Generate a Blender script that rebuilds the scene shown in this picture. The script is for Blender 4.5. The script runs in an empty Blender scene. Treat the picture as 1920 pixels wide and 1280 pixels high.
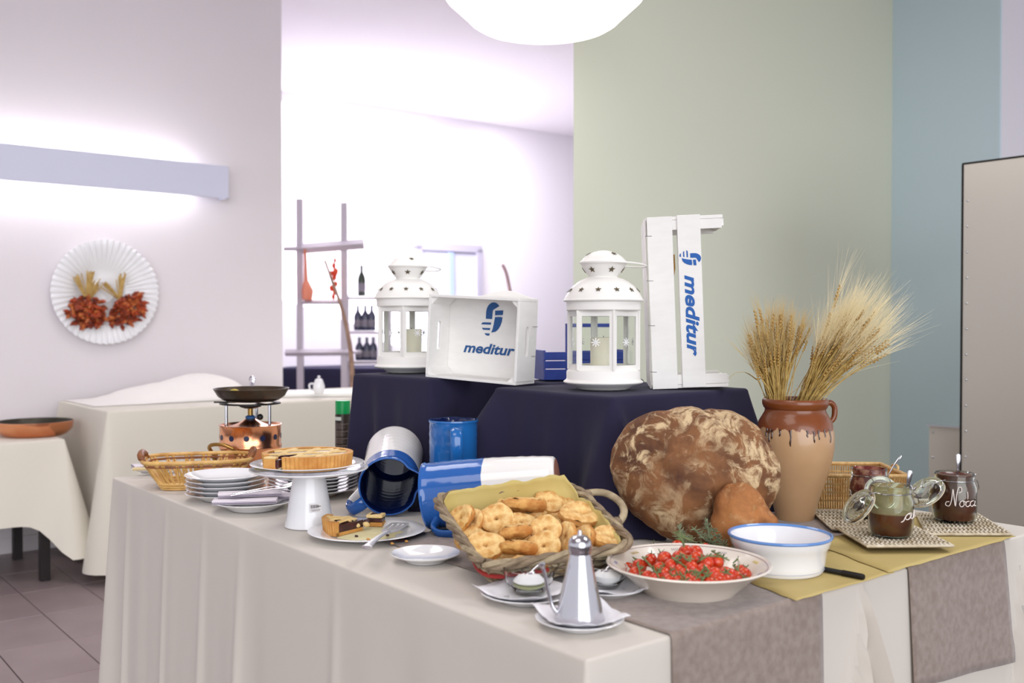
import bpy, math, random
from mathutils import Vector, Matrix, noise, Euler
from mathutils.geometry import tessellate_polygon
R = math.radians
SC = bpy.context.scene
COL = SC.collection
rng = random.Random(7)

# ------------------------------------------------------------------ camera, world, lights, exposure
F, HOR, H = 1867.0, 608.0, 1.27
PITCH = math.atan((640 - HOR) / F)
cam = bpy.data.objects.new('camera', bpy.data.cameras.new('camera'))
COL.objects.link(cam)
cam.location = (0, 0, H)
cam.rotation_euler = (math.pi / 2 - PITCH, 0, 0)
cam.data.sensor_width = 36
cam.data.lens = F / 1920 * 36
cam.data.clip_end = 100
cam.data.dof.use_dof = True
cam.data.dof.focus_distance = 2.5
cam.data.dof.aperture_fstop = 3.4
SC.camera = cam
SC.view_settings.view_transform = 'Standard'
SC.view_settings.look = 'None'
SC.view_settings.gamma = 1.0
SC.view_settings.use_curve_mapping = False
SC.view_settings.exposure = 0.26

wd = bpy.data.worlds.new('world')
SC.world = wd
wd.use_nodes = True
wd.node_tree.nodes['Background'].inputs[0].default_value = (0.93, 0.925, 1.0, 1)
wd.node_tree.nodes['Background'].inputs[1].default_value = 0.75


def area_light(name, loc, target, size, power, color=(1, 1, 1), size_y=None, spread=180):
    l = bpy.data.lights.new(name, 'AREA')
    l.energy = power
    l.color = color
    l.size = size
    l.spread = R(spread)
    if size_y:
        l.shape = 'RECTANGLE'
        l.size_y = size_y
    o = bpy.data.objects.new(name, l)
    COL.objects.link(o)
    o.location = loc
    d = Vector(target) - Vector(loc)
    o.rotation_euler = d.to_track_quat('-Z', 'Y').to_euler()
    return o


area_light('ceiling_fill_near', (-0.7, 0.6, 3.3), (-0.7, 0.9, 0), 1.6, 22, (1, 0.95, 0.9))  # unseen fill light added over the near end, no fixture modelled
area_light('ceiling_fill_middle', (-1.2, 3.6, 3.3), (-1.2, 3.6, 0), 1.2, 18, (1, 0.955, 0.92))  # added fill for the middle of the room, out of view
area_light('ceiling_fill_right', (2.0, 2.6, 3.3), (2.0, 3.4, 0), 1.2, 30, (0.97, 0.98, 1.0))  # added out-of-view fill, brightens the green wall side
area_light('far_room_fill', (-1.2, 8.6, 3.25), (-1.2, 9.0, 0), 1.8, 105, (0.98, 0.95, 1.0))  # added fill that overexposes the far room, no lamp there
sun = bpy.data.lights.new('soft_daylight_sun', 'SUN')    # wide soft sun stands in for daylight from behind the camera
sun.energy = 2.0
sun.angle = R(55)
sun.color = (0.93, 0.96, 1.0)
sun_o = bpy.data.objects.new('soft_daylight_sun', sun)
COL.objects.link(sun_o)
sun_o.rotation_euler = Vector((-.32, .93, -.20)).to_track_quat('-Z', 'Y').to_euler()
area_light('far_room_fill_deep', (0.3, 9.6, 3.25), (0.5, 10.2, 0), 1.4, 26, (0.98, 0.96, 1.0))  # second added fill, for the right part of the far wall
area_light('far_room_ceiling_fill', (-1.6, 9.9, 1.3), (-0.8, 9.9, 3.4), 2.2, 150, (0.98, 0.95, 1.0))  # hidden light added and aimed up to brighten the far ceiling


# ------------------------------------------------------------------ pixel helpers (a pixel of the photo to a real point)
FW = Vector((0, math.cos(PITCH), -math.sin(PITCH)))
UP = Vector((0, math.sin(PITCH), math.cos(PITCH)))


def ray(px, py):
    return Vector((1, 0, 0)) * (px - 960) + FW * F + UP * (640 - py)


def P(px, py, z):
    d = ray(px, py)
    return d * ((z - H) / d.z) + Vector((0, 0, H))


def Q(px, py, y):
    d = ray(px, py)
    return d * (y / d.y) + Vector((0, 0, H))


def onplane(px, py, o, n):
    d = ray(px, py)
    c = Vector((0, 0, H))
    return c + d * ((o - c).dot(n) / d.dot(n))


U = Vector((-.625, .781, 0)).normalized()
V = Vector((.781, .625, 0)).normalized()
Z = Vector((0, 0, 1))
T = 0.77
C0 = P(1100, 1237, T)
TU, TV = 2.27, 1.52
YAW = math.atan2(V.y, V.x)


def tab(u, v, h=0):
    return C0 + U * u + V * v + Z * h


# ------------------------------------------------------------------ materials
def lin(c):
    return tuple(((x / 255) / 12.92 if x / 255 <= .04045 else ((x / 255 + .055) / 1.055) ** 2.4) for x in c)


MATS = {}


def mat(name, col, rough=.5, metal=0, col2=None, scale=8, detail=4, bump=0, bscale=60, coat=0, trans=0, ior=1.45,
        emit=0, sss=0, spec=.5, lo=.35, hi=.65, distort=0, stretch=(1, 1, 1), alpha=1, translucent=0, sheen=0):
    if name in MATS:
        return MATS[name]
    m = bpy.data.materials.new(name)
    m.use_nodes = True
    nt = m.node_tree
    b = nt.nodes['Principled BSDF']
    c = (*lin(col), 1)
    b.inputs['Base Color'].default_value = c
    b.inputs['Roughness'].default_value = rough
    b.inputs['Metallic'].default_value = metal
    b.inputs['Coat Weight'].default_value = coat
    b.inputs['Transmission Weight'].default_value = trans
    b.inputs['IOR'].default_value = ior
    b.inputs['Specular IOR Level'].default_value = spec
    b.inputs['Sheen Weight'].default_value = sheen
    b.inputs['Alpha'].default_value = alpha
    if sss:
        b.inputs['Subsurface Weight'].default_value = sss
        b.inputs['Subsurface Radius'].default_value = (.01, .006, .003)
    if emit:
        b.inputs['Emission Color'].default_value = c
        b.inputs['Emission Strength'].default_value = emit
    tc = nt.nodes.new('ShaderNodeTexCoord')
    mp = nt.nodes.new('ShaderNodeMapping')
    mp.inputs['Scale'].default_value = stretch
    nt.links.new(tc.outputs['Object'], mp.inputs['Vector'])
    if col2:
        n = nt.nodes.new('ShaderNodeTexNoise')
        n.inputs['Scale'].default_value = scale
        n.inputs['Detail'].default_value = detail
        n.inputs['Distortion'].default_value = distort
        nt.links.new(mp.outputs[0], n.inputs['Vector'])
        r = nt.nodes.new('ShaderNodeValToRGB')
        r.color_ramp.elements[0].position = lo
        r.color_ramp.elements[1].position = hi
        r.color_ramp.elements[0].color = c
        r.color_ramp.elements[1].color = (*lin(col2), 1)
        nt.links.new(n.outputs['Fac'], r.inputs['Fac'])
        nt.links.new(r.outputs['Color'], b.inputs['Base Color'])
    if bump:
        n2 = nt.nodes.new('ShaderNodeTexNoise')
        n2.inputs['Scale'].default_value = bscale
        n2.inputs['Detail'].default_value = 5
        nt.links.new(mp.outputs[0], n2.inputs['Vector'])
        bp = nt.nodes.new('ShaderNodeBump')
        bp.inputs['Strength'].default_value = bump
        bp.inputs['Distance'].default_value = .004
        nt.links.new(n2.outputs['Fac'], bp.inputs['Height'])
        nt.links.new(bp.outputs[0], b.inputs['Normal'])
    if translucent:
        tr = nt.nodes.new('ShaderNodeBsdfTranslucent')
        tr.inputs['Color'].default_value = c
        mx = nt.nodes.new('ShaderNodeMixShader')
        mx.inputs[0].default_value = translucent
        nt.links.new(b.outputs[0], mx.inputs[1])
        nt.links.new(tr.outputs[0], mx.inputs[2])
        nt.links.new(mx.outputs[0], nt.nodes['Material Output'].inputs['Surface'])
    MATS[name] = m
    return m


def weave_bump(m, scale=900, strength=.15):
    """fine crossed-thread relief for cloth"""
    nt = m.node_tree
    b = nt.nodes['Principled BSDF']
    tc = nt.nodes.new('ShaderNodeTexCoord')
    n = nt.nodes.new('ShaderNodeTexNoise')
    n.inputs['Scale'].default_value = scale
    n.inputs['Detail'].default_value = 2
    bp = nt.nodes.new('ShaderNodeBump')
    bp.inputs['Strength'].default_value = strength
    bp.inputs['Distance'].default_value = .001
    nt.links.new(tc.outputs['Object'], n.inputs['Vector'])
    nt.links.new(n.outputs['Fac'], bp.inputs['Height'])
    nt.links.new(bp.outputs[0], b.inputs['Normal'])
    return m


def split_mat(name, low, high, z0, wob, nscale, rough=.15, coat=.5, axis=2, band=.001, low2=None, hstretch=1):
    """glaze line across an object: one colour below z0 (object space), another above, with a wavy edge"""
    m = mat(name, low, rough, coat=coat)
    nt = m.node_tree
    b = nt.nodes['Principled BSDF']
    tc = nt.nodes.new('ShaderNodeTexCoord')
    sp = nt.nodes.new('ShaderNodeSeparateXYZ')
    nt.links.new(tc.outputs['Object'], sp.inputs[0])
    mp = nt.nodes.new('ShaderNodeMapping')
    mp.inputs['Scale'].default_value = (1, 1, hstretch)
    nt.links.new(tc.outputs['Object'], mp.inputs[0])
    n = nt.nodes.new('ShaderNodeTexNoise')
    n.inputs['Scale'].default_value = nscale
    n.inputs['Detail'].default_value = 3
    nt.links.new(mp.outputs[0], n.inputs['Vector'])
    ma = nt.nodes.new('ShaderNodeMath')
    ma.operation = 'MULTIPLY_ADD'
    ma.inputs[1].default_value = wob
    nt.links.new(n.outputs['Fac'], ma.inputs[0])
    nt.links.new(sp.outputs[axis], ma.inputs[2])
    mr = nt.nodes.new('ShaderNodeMapRange')
    mr.inputs['From Min'].default_value = z0 + wob * .5 - band
    mr.inputs['From Max'].default_value = z0 + wob * .5 + band
    nt.links.new(ma.outputs[0], mr.inputs['Value'])
    mix = nt.nodes.new('ShaderNodeMix')
    mix.data_type = 'RGBA'
    nt.links.new(mr.outputs[0], mix.inputs[0])
    mix.inputs[6].default_value = (*lin(low), 1)
    mix.inputs[7].default_value = (*lin(high), 1)
    if low2:
        n3 = nt.nodes.new('ShaderNodeTexNoise')
        n3.inputs['Scale'].default_value = 14
        n3.inputs['Detail'].default_value = 6
        nt.links.new(tc.outputs['Object'], n3.inputs['Vector'])
        m2 = nt.nodes.new('ShaderNodeMix')
        m2.data_type = 'RGBA'
        m2.inputs[6].default_value = (*lin(low), 1)
        m2.inputs[7].default_value = (*lin(low2), 1)
        nt.links.new(n3.outputs['Fac'], m2.inputs[0])
        nt.links.new(m2.outputs[2], mix.inputs[6])
    nt.links.new(mix.outputs[2], b.inputs['Base Color'])
    return m


# ------------------------------------------------------------------ geometry helpers: a geo is (verts, faces)
def join(*gs):
    v, f = [], []
    for g in gs:
        k = len(v)
        v += [Vector(p) for p in g[0]]
        f += [tuple(i + k for i in q) for q in g[1]]
    return v, f


def xf(g, m):
    return [m @ Vector(p) for p in g[0]], g[1]


def mv(g, x=0, y=0, z=0):
    d = Vector((x, y, z))
    return [Vector(p) + d for p in g[0]], g[1]


def box(sx, sy, sz, c=(0, 0, 0), rot=None):
    v = [Vector((x * sx / 2, y * sy / 2, z * sz / 2)) for z in (-1, 1) for y in (-1, 1) for x in (-1, 1)]
    if rot is not None:
        v = [rot @ p for p in v]
    v = [p + Vector(c) for p in v]
    return v, [(0, 2, 3, 1), (4, 5, 7, 6), (0, 1, 5, 4), (2, 6, 7, 3), (0, 4, 6, 2), (1, 3, 7, 5)]


def lathe(prof, n=32, warp=None, closed=False):
    v, f, rings = [], [], []
    for r, z in prof:
        if r < 1e-6:
            rings.append([len(v)])
            v.append(Vector((0, 0, z)))
        else:
            rings.append(list(range(len(v), len(v) + n)))
            for i in range(n):
                a = 2 * math.pi * i / n
                p = Vector((r * math.cos(a), r * math.sin(a), z))
                v.append(warp(p, a) if warp else p)
    pairs = list(zip(rings, rings[1:]))
    if closed:
        pairs.append((rings[-1], rings[0]))
    for a, b in pairs:
        for i in range(n):
            j = (i + 1) % n
            if len(a) == 1 and len(b) == 1:
                continue
            if len(a) == 1:
                f.append((a[0], b[j], b[i]))
            elif len(b) == 1:
                f.append((a[i], a[j], b[0]))
            else:
                f.append((a[i], a[j], b[j], b[i]))
    return v, f


def smooth_path(pts, k=6, closed=False):
    pts = [Vector(p) for p in pts]
    n = len(pts)
    out = []
    rngs = range(n if closed else n - 1)
    for i in rngs:
        if closed:
            a, b, c, d = pts[i - 1], pts[i], pts[(i + 1) % n], pts[(i + 2) % n]
        else:
            a, b, c, d = pts[max(i - 1, 0)], pts[i], pts[i + 1], pts[min(i + 2, n - 1)]
        for j in range(k):
            t = j / k
            out.append(.5 * ((2 * b) + (-a + c) * t + (2 * a - 5 * b + 4 * c - d) * t * t + (-a + 3 * b - 3 * c + d) * t ** 3))
    if not closed:
        out.append(pts[-1])
    return out


def tube(pts, r, n=8, closed=False, flat=1.0, ref=None):
    """swept tube; r a number or a list; flat squashes it along the second frame axis"""
    pts = [Vector(p) for p in pts]
    m = len(pts)
    rs = r if isinstance(r, (list, tuple)) else [r] * m
    v, f = [], []
    t0 = (pts[1] - pts[0]).normalized()
    nrm = Vector(ref) if ref is not None else (Vector((0, 0, 1)) if abs(t0.z) < .9 else Vector((1, 0, 0)))
    for i in range(m):
        a = pts[i - 1] if (i > 0 or closed) else pts[i]
        b = pts[(i + 1) % m] if (i < m - 1 or closed) else pts[i]
        t = (b - a).normalized()
        nrm = (nrm - t * nrm.dot(t))
        if nrm.length < 1e-6:
            nrm = t.orthogonal()
        nrm.normalize()
        bn = t.cross(nrm)
        for k in range(n):
            an = 2 * math.pi * k / n
            v.append(pts[i] + (nrm * math.cos(an) * flat + bn * math.sin(an)) * rs[i])
    for i in range(m if closed else m - 1):
        for k in range(n):
            a, b = i * n + k, i * n + (k + 1) % n
            c, d = ((i + 1) % m) * n + (k + 1) % n, ((i + 1) % m) * n + k
            f.append((a, b, c, d))
    if not closed:
        f.append(tuple(range(n))[::-1])
        f.append(tuple(range((m - 1) * n, m * n)))
    return v, f


def ball(r, seg=12, rings=8, scale=(1, 1, 1), c=(0, 0, 0), ns=0, nf=20):
    prof = [(r * math.sin(math.pi * i / rings), -r * math.cos(math.pi * i / rings)) for i in range(rings + 1)]
    prof[0] = (0, -r)
    prof[-1] = (0, r)
    v, f = lathe(prof, seg)
    out = []
    for p in v:
        if ns:
            p = p * (1 + ns * noise.noise(p * nf + Vector(c) * 31))
        out.append(Vector((p.x * scale[0], p.y * scale[1], p.z * scale[2])) + Vector(c))
    return out, f


def extrude_poly(loops, th):
    """flat outline(s) in XZ (first outer, then holes) given thickness along +Y"""
    L = [[Vector((p[0], p[1], 0)) for p in l] for l in loops]
    tris = tessellate_polygon(L)
    flat = [p for l in L for p in l]
    n = len(flat)
    v = [Vector((p.x, 0, p.y)) for p in flat] + [Vector((p.x, th, p.y)) for p in flat]
    f = []
    for t in tris:
        f.append(tuple(t))
        f.append(tuple(i + n for i in reversed(t)))
    k = 0
    for l in L:
        m = len(l)
        for i in range(m):
            a, b = k + i, k + (i + 1) % m
            f.append((a, b, b + n, a + n))
        k += m
    return v, f


def star_poly(r, n=5, inner=.42, rot=0):
    return [((r if i % 2 == 0 else r * inner) * math.sin(math.pi * i / n + rot), (r if i % 2 == 0 else r * inner) * math.cos(math.pi * i / n + rot)) for i in range(2 * n)]


ROOT = {}


def mk(name, g, m, parent=None, smooth=True, loc=None, rot=None, bev=0, world=False, kind=None, sub=0, solid=0, seg=2, fix=True):
    """ONE mesh object; world=True: geometry given in world coordinates"""
    v, f = g
    M = None
    if world:
        if parent is not None:
            Mi = ROOT[parent.name].inverted()
            v = [Mi @ Vector(p) for p in v]
        else:
            xs = [p[0] for p in v]
            ys = [p[1] for p in v]
            zs = [p[2] for p in v]
            loc = Vector(((min(xs) + max(xs)) / 2, (min(ys) + max(ys)) / 2, min(zs)))
            v = [Vector(p) - loc for p in v]
    me = bpy.data.meshes.new(name)
    me.from_pydata([tuple(p) for p in v], [], f)
    if fix:
        import bmesh
        bm = bmesh.new()
        bm.from_mesh(me)
        bmesh.ops.recalc_face_normals(bm, faces=bm.faces)
        bm.to_mesh(me)
        bm.free()
    me.update()
    if smooth:
        me.polygons.foreach_set('use_smooth', [True] * len(me.polygons))
    if m:
        me.materials.append(m)
    o = bpy.data.objects.new(name, me)
    COL.objects.link(o)
    M = Matrix.Identity(4)
    if loc is not None:
        M = Matrix.Translation(Vector(loc))
    if rot is not None:
        M = M @ rot.to_4x4()
    o.matrix_local = M
    if parent is not None:
        o.parent = parent
        ROOT[o.name] = ROOT[parent.name] @ M
    else:
        ROOT[o.name] = M
    if bev:
        b = o.modifiers.new('bevel', 'BEVEL')
        b.width = bev
        b.segments = seg
        b.limit_method = 'ANGLE'
        b.angle_limit = R(40)
    if solid:
        s = o.modifiers.new('solid', 'SOLIDIFY')
        s.thickness = solid
        s.offset = 1
    if sub:
        s = o.modifiers.new('sub', 'SUBSURF')
        s.levels = s.render_levels = sub
    if smooth and not sub:
        try:
            me.set_sharp_from_angle(angle=R(45))
        except Exception:
            pass
    if kind:
        o['kind'] = kind
    return o


def tag(o, label=None, cat=None, group=None, kind=None):
    if label:
        o['label'] = label
    if cat:
        o['category'] = cat
    if group:
        o['group'] = group
    if kind:
        o['kind'] = kind
    return o


def thing(name, label, cat, loc=(0, 0, 0), rot=None, group=None):
    o = bpy.data.objects.new(name, None)
    o.empty_display_size = .02
    COL.objects.link(o)
    M = Matrix.Translation(Vector(loc))
    if rot is not None:
        M = M @ (Matrix.Rotation(rot, 4, 'Z') if isinstance(rot, (int, float)) else rot.to_4x4())
    o.matrix_local = M
    ROOT[o.name] = M
    return tag(o, label, cat, group)


def dup(root, loc, rot=None, label=None, scale=None):
    M = Matrix.Translation(Vector(loc))
    if rot is not None:
        M = M @ (Matrix.Rotation(rot, 4, 'Z') if isinstance(rot, (int, float)) else rot.to_4x4())
    if scale:
        M = M @ Matrix.Scale(scale, 4)

    def cp(o, par):
        c = o.copy()
        COL.objects.link(c)
        if par is not None:
            c.parent = par
            ROOT[c.name] = ROOT[par.name] @ c.matrix_local
        for ch in list(o.children):
            cp(ch, c)
        return c
    c = root.copy()
    COL.objects.link(c)
    c.matrix_local = M
    ROOT[c.name] = M
    for ch in list(root.children):
        cp(ch, c)
    if label:
        c['label'] = label
    return c


def struct(name, g, m, label=None, **k):
    o = mk(name, g, m, **k)
    o['kind'] = 'structure'
    if label:
        o['label'] = label
    return o


def frame_rot(x, y=None, z=None):
    """3x3 from column axes (x right-handed with z)"""
    x = Vector(x).normalized()
    if z is not None:
        z = Vector(z)
        z = (z - x * z.dot(x)).normalized()
        y = z.cross(x)
    else:
        y = Vector(y)
        y = (y - x * y.dot(x)).normalized()
        z = x.cross(y)
    return Matrix((x, y, z)).transposed()


def zrot(z, x=(1, 0, 0)):
    """3x3 whose z axis is z and whose x axis is as near x as can be"""
    z = Vector(z).normalized()
    x = Vector(x)
    x = (x - z * x.dot(z)).normalized()
    return Matrix((x, z.cross(x), z)).transposed()


def drape(poly, ztop, zhem, flare=.03, amp=.01, wl=.25, corner=.05, cw=.06, drop=0, rnd=.01, seed=0, step=.03, rows=14, extra=None, hem=None):
    """cloth thrown over a flat top: top face, rounded edge, hanging sides with folds and corner cones"""
    poly = [Vector((p[0], p[1], 0)) for p in poly]
    n = len(poly)
    S = []
    for i in range(n):
        a, b, c = poly[i], poly[(i + 1) % n], poly[(i + 2) % n]
        d = (b - a)
        Lg = d.length
        d.normalize()
        nr = Vector((d.y, -d.x, 0))
        e = (c - b).normalized()
        nr2 = Vector((e.y, -e.x, 0))
        m = max(2, int(Lg / step))
        for k in range(m + 1):
            s = rnd + (Lg - 2 * rnd) * k / m
            S.append((a + d * s, nr, i, min(s, Lg - s), s))
        for k in range(1, 6):
            q = k / 6
            nn = (nr * (1 - q) + nr2 * q).normalized()
            base = b - d * rnd + e * rnd - 0 * d
            ctr = b - d * rnd - nr * rnd
            S.append((ctr + nn * rnd, nn, i, 0, Lg))

    def out(p, edge, dc, s, t, nz=1):
        f = noise.noise(Vector((p.x / wl, p.y / wl, seed + t * .25)))
        o = flare * t + amp * (t ** .8) * (f + .5 * noise.noise(Vector((p.x / wl * 2.3, p.y / wl * 2.3, seed + 9 + t * .3)))) * 1.6
        o += corner * t * math.exp(-(dc / (cw * (.6 + t))) ** 2)
        if extra:
            o += extra(edge, s, t)
        return o
    m = len(S)
    v, f = [], []
    arc = [(-rnd, 0)] + [(-rnd + rnd * math.sin(math.pi / 2 * k / 4), -rnd + rnd * math.cos(math.pi / 2 * k / 4)) for k in range(1, 5)]
    nr_ = len(arc) + rows
    for (p, nn, i, dc, s) in S:
        zh = hem(i, s) if hem else zhem
        zh -= drop * math.exp(-(dc / (cw * 2)) ** 2)
        for (o, dz) in arc:
            v.append(p + nn * o + Vector((0, 0, ztop + dz)))
        for k in range(1, rows + 1):
            t = k / rows
            z = ztop - rnd + (zh - ztop + rnd) * t
            v.append(p + nn * out(p, i, dc, s, t) + Vector((0, 0, z)))
    for a in range(m):
        b = (a + 1) % m
        for k in range(nr_ - 1):
            f.append((a * nr_ + k, a * nr_ + k + 1, b * nr_ + k + 1, b * nr_ + k))
    f.append(tuple(a * nr_ for a in range(m)))
    return (v, f), out


def text_geo(s, height, width, shear=.25, bold=.02, ext=.0006):
    cu = bpy.data.curves.new('lettering', 'FONT')
    cu.body = s
    cu.shear = shear
    cu.offset = bold
    cu.size = 1
    cu.resolution_u = 6
    ob = bpy.data.objects.new('lettering_tmp', cu)
    COL.objects.link(ob)
    bpy.context.view_layer.update()
    dg = bpy.context.evaluated_depsgraph_get()
    me = bpy.data.meshes.new_from_object(ob.evaluated_get(dg))
    vs = [q.co.copy() for q in me.vertices]
    fs = [tuple(p.vertices) for p in me.polygons]
    bpy.data.objects.remove(ob)
    bpy.data.curves.remove(cu)
    x0, x1 = min(p.x for p in vs), max(p.x for p in vs)
    y0, y1 = min(p.y for p in vs), max(p.y for p in vs)
    # lies in XZ, faces -Y
    o = [Vector(((p.x - x0) / (x1 - x0) * width - width / 2, -ext, (p.y - y0) / (y1 - y0) * height)) for p in vs]
    return o, fs

# ------------------------------------------------------------------ materials used in many places
M_wall = mat('wall_paint', (220, 214, 217), .85, bump=.02, bscale=90)
M_far = mat('far_wall_paint', (236, 232, 240), .85)
M_green = mat('sage_wall_paint', (206, 208, 190), .8, bump=.02, bscale=80)
M_blue = mat('bluish_lit_wall', (200, 217, 224), .8, bump=.02, bscale=80)  # bluish light on the return wall is put into its base colour
M_lilac = mat('lilac_wall_paint', (222, 218, 224), .85)
M_ceil = mat('ceiling_paint', (240, 234, 242), .9)
M_grout = mat('grout', (92, 80, 78), .9)
M_tile = mat('floor_tile', (150, 134, 136), .38, col2=(140, 124, 126), scale=3, bump=.03, bscale=200)
M_cloth = weave_bump(mat('white_cloth', (221, 213, 202), .85, translucent=.14, sheen=.2), 700, .12)
M_cloth2 = weave_bump(mat('ivory_cloth', (228, 222, 208), .85, translucent=.1, sheen=.2), 600, .12)
M_runner = weave_bump(mat('taupe_cloth', (150, 135, 126), .95, col2=(134, 118, 109), scale=60, sheen=.3), 500, .35)
M_navy = weave_bump(mat('navy_cloth', (40, 37, 60), .9, sheen=.06, spec=.2), 900, .25)
M_white = mat('white_lacquer', (235, 233, 228), .42, spec=.4)
M_wpaint = mat('white_painted_wood', (236, 234, 230), .6, col2=(232, 230, 226), scale=18, bump=.03, bscale=120, stretch=(1, 1, 3))
M_porc = mat('white_porcelain', (238, 238, 240), .12, coat=.4)
M_satin = mat('satin_steel', (226, 226, 230), .42, metal=1)
M_steel = mat('polished_steel', (205, 205, 210), .16, metal=1)
M_brushed = mat('brushed_steel', (206, 200, 190), .42, metal=.7, bump=.03, bscale=300, stretch=(1, 1, .05))
M_dark = mat('dark_metal', (40, 36, 34), .4, metal=.6)
M_black = mat('black_plastic', (22, 21, 22), .4)
M_copper = mat('copper', (238, 172, 130), .2, metal=1, col2=(226, 152, 110), scale=9)
M_brass = mat('aged_brass', (168, 132, 74), .3, metal=1)
M_glass = mat('clear_glass', (250, 252, 250), .02, trans=1, ior=1.45)
M_bluep = mat('blue_print', (38, 84, 140), .6)
M_bluepb = mat('bright_blue_print', (22, 90, 168), .6)
M_paper = mat('yellow_paper', (194, 174, 112), .75, col2=(186, 164, 102), scale=7, bump=.1, bscale=30)
M_emit = mat('lamp_glow', (255, 252, 246), .5, emit=2.7)
M_bone = mat('dark_wood', (38, 32, 32), .5)

# ------------------------------------------------------------------ the room
cxy = Vector((0, 5, 0))
fl = struct('floor', box(16, 20, .06, (0, 5, -.036)), M_grout, 'grey mauve tiled floor under the draped tables', smooth=False)
t_u, t_v = .432, .272
first = None
for i in range(-6, 11):
    for j in range(-7, 8):
        u0, v0 = 2.725 - 3 * t_u + i * t_u, .103 - .272 * 2 + j * t_v - .272 * 2
        c = C0 + U * (u0 + t_u / 2) + V * (v0 + t_v / 2)
        if u0 < 1.6 and v0 > .2:
            continue
        if first is None:
            first = mk('tile', box(t_v - .004, t_u - .004, .012), M_tile, fl, smooth=False, loc=(c.x, c.y, -.006), rot=Matrix.Rotation(YAW, 3, 'Z'), bev=.0015, seg=1)
        else:
            d = first.copy()
            COL.objects.link(d)
            d.parent = fl
            d.matrix_local = Matrix.Translation((c.x, c.y, -.006 + rng.uniform(-.0004, .0004))) @ Matrix.Rotation(YAW, 4, 'Z')
struct('ceiling', box(17, 17, .1, (0, 7, 3.47)), M_ceil, 'pale ceiling above the buffet room', smooth=False)


def wall_geo(a, b, z0, z1, th, mitre=0):
    """slab from a to b, thickness added away from the camera side"""
    d = (b - a).normalized()
    n = Vector((-d.y, d.x, 0)) * th
    pts = [a, b, b + n, a + n + d * mitre]
    v = [Vector((p.x, p.y, z)) for z in (z0, z1) for p in pts]
    return v, [(0, 1, 2, 3)[::-1], (4, 5, 6, 7), (0, 1, 5, 4), (1, 2, 6, 5), (2, 3, 7, 6), (3, 0, 4, 7)]


WL = Vector((-2.62, 5.65, 0))           # a point of the left wall, which runs along V


def onwall(px, py, o=WL, off=0):
    return onplane(px, py, o - U * off, U)


wl_end = onwall(530, 640)
wl_end.z = 0
struct('wall_left', wall_geo(WL - V * 3.2, wl_end, 0, 3.43, .18), M_wall, 'white wall carrying the long wall lamp and the fluted plate', smooth=False)
struct('baseboard_left', wall_geo(WL - V * 3.2 - U * .012, wl_end - U * .012, 0, .09, .011), M_wall, 'white skirting along the white wall', smooth=False, bev=.003)
FW0 = Q(530, 640, 9.2)
FW0.z = 0
struct('wall_far', wall_geo(FW0 - V * 4.5, FW0 + V * 6, 0, 3.43, .15), M_far, 'bright white end wall of the far room', smooth=False)
g0 = Q(1075, 640, 4.75)
g0.z = 0
g1 = onplane(1670, 640, g0, U)
g1.z = 0
struct('wall_center', wall_geo(g0, g1, 0, 3.43, .2, .24), M_green, 'sage green wall behind the buffet', smooth=False)
b1 = onplane(1871, 640, g1, V)
b1.z = 0
struct('wall_right', wall_geo(g1 + U * .3, b1, 0, 3.43, .02), M_blue, 'bluish lit return wall beside the sage wall', smooth=False)
struct('wall_end', wall_geo(b1 + V * .021, b1 + V * 3, 0, 3.43, .2), M_lilac, 'pale lilac wall above the steel fridge', smooth=False)

# door in the far wall
dn = FW0 - U * .02
da, db = onplane(780, 640, FW0, U), onplane(893, 640, FW0, U)
dw = (db - da).dot(V)
dh = onplane(780, 470, FW0, U).z
dr = thing('door_1', 'pale door in the bright end wall', None, (da.x, da.y, 0), YAW)
dr['kind'] = 'structure'
M_dframe = mat('door_frame', (176, 172, 190), .6)
M_dleaf = mat('door_leaf', (206, 206, 224), .6)
M_dglass = mat('door_stripe', (160, 178, 220), .5)
mk('door_leaf', box(dw, .03, dh, (dw / 2, -.02, dh / 2)), M_dleaf, dr, smooth=False)
for x in (0, dw):
    mk('jamb', box(.07, .06, dh + .05, (x, -.035, (dh + .05) / 2)), M_dframe, dr, smooth=False)
mk('lintel', box(dw + .07, .06, .08, (dw / 2, -.035, dh + .05)), M_dframe, dr, smooth=False)
mk('mullion', box(.06, .05, dh, (dw * .52, -.045, dh / 2)), M_dglass, dr, smooth=False)

# ------------------------------------------------------------------ pendant lamp over the buffet
pc = Q(1021, 57, 3.9)
lamp = thing('pendant_lamp', 'large glowing white pendant lamp hanging above the buffet', 'lamp', (pc.x, pc.y, pc.z))
mk('diffuser', lathe([(0, 0), (.12, .001), (.20, .006), (.26, .018), (.290, .036), (.312, .058), (.385, .125), (.41, .175), (.425, .21)], 48), M_emit, lamp)
mk('shade', lathe([(.428, .205), (.432, .215), (.40, .30), (.30, .39), (.15, .44), (.03, .455), (0, .455)], 48), mat('shade_white', (240, 238, 234), .5), lamp)
mk('cord', tube([(0, 0, .45), (0, 0, 3.42 - pc.z)], .006), M_white, lamp)
mk('ceiling_rose', lathe([(0, 3.375 - pc.z), (.05, 3.38 - pc.z), (.06, 3.415 - pc.z), (0, 3.415 - pc.z)], 24), M_white, lamp)

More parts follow.
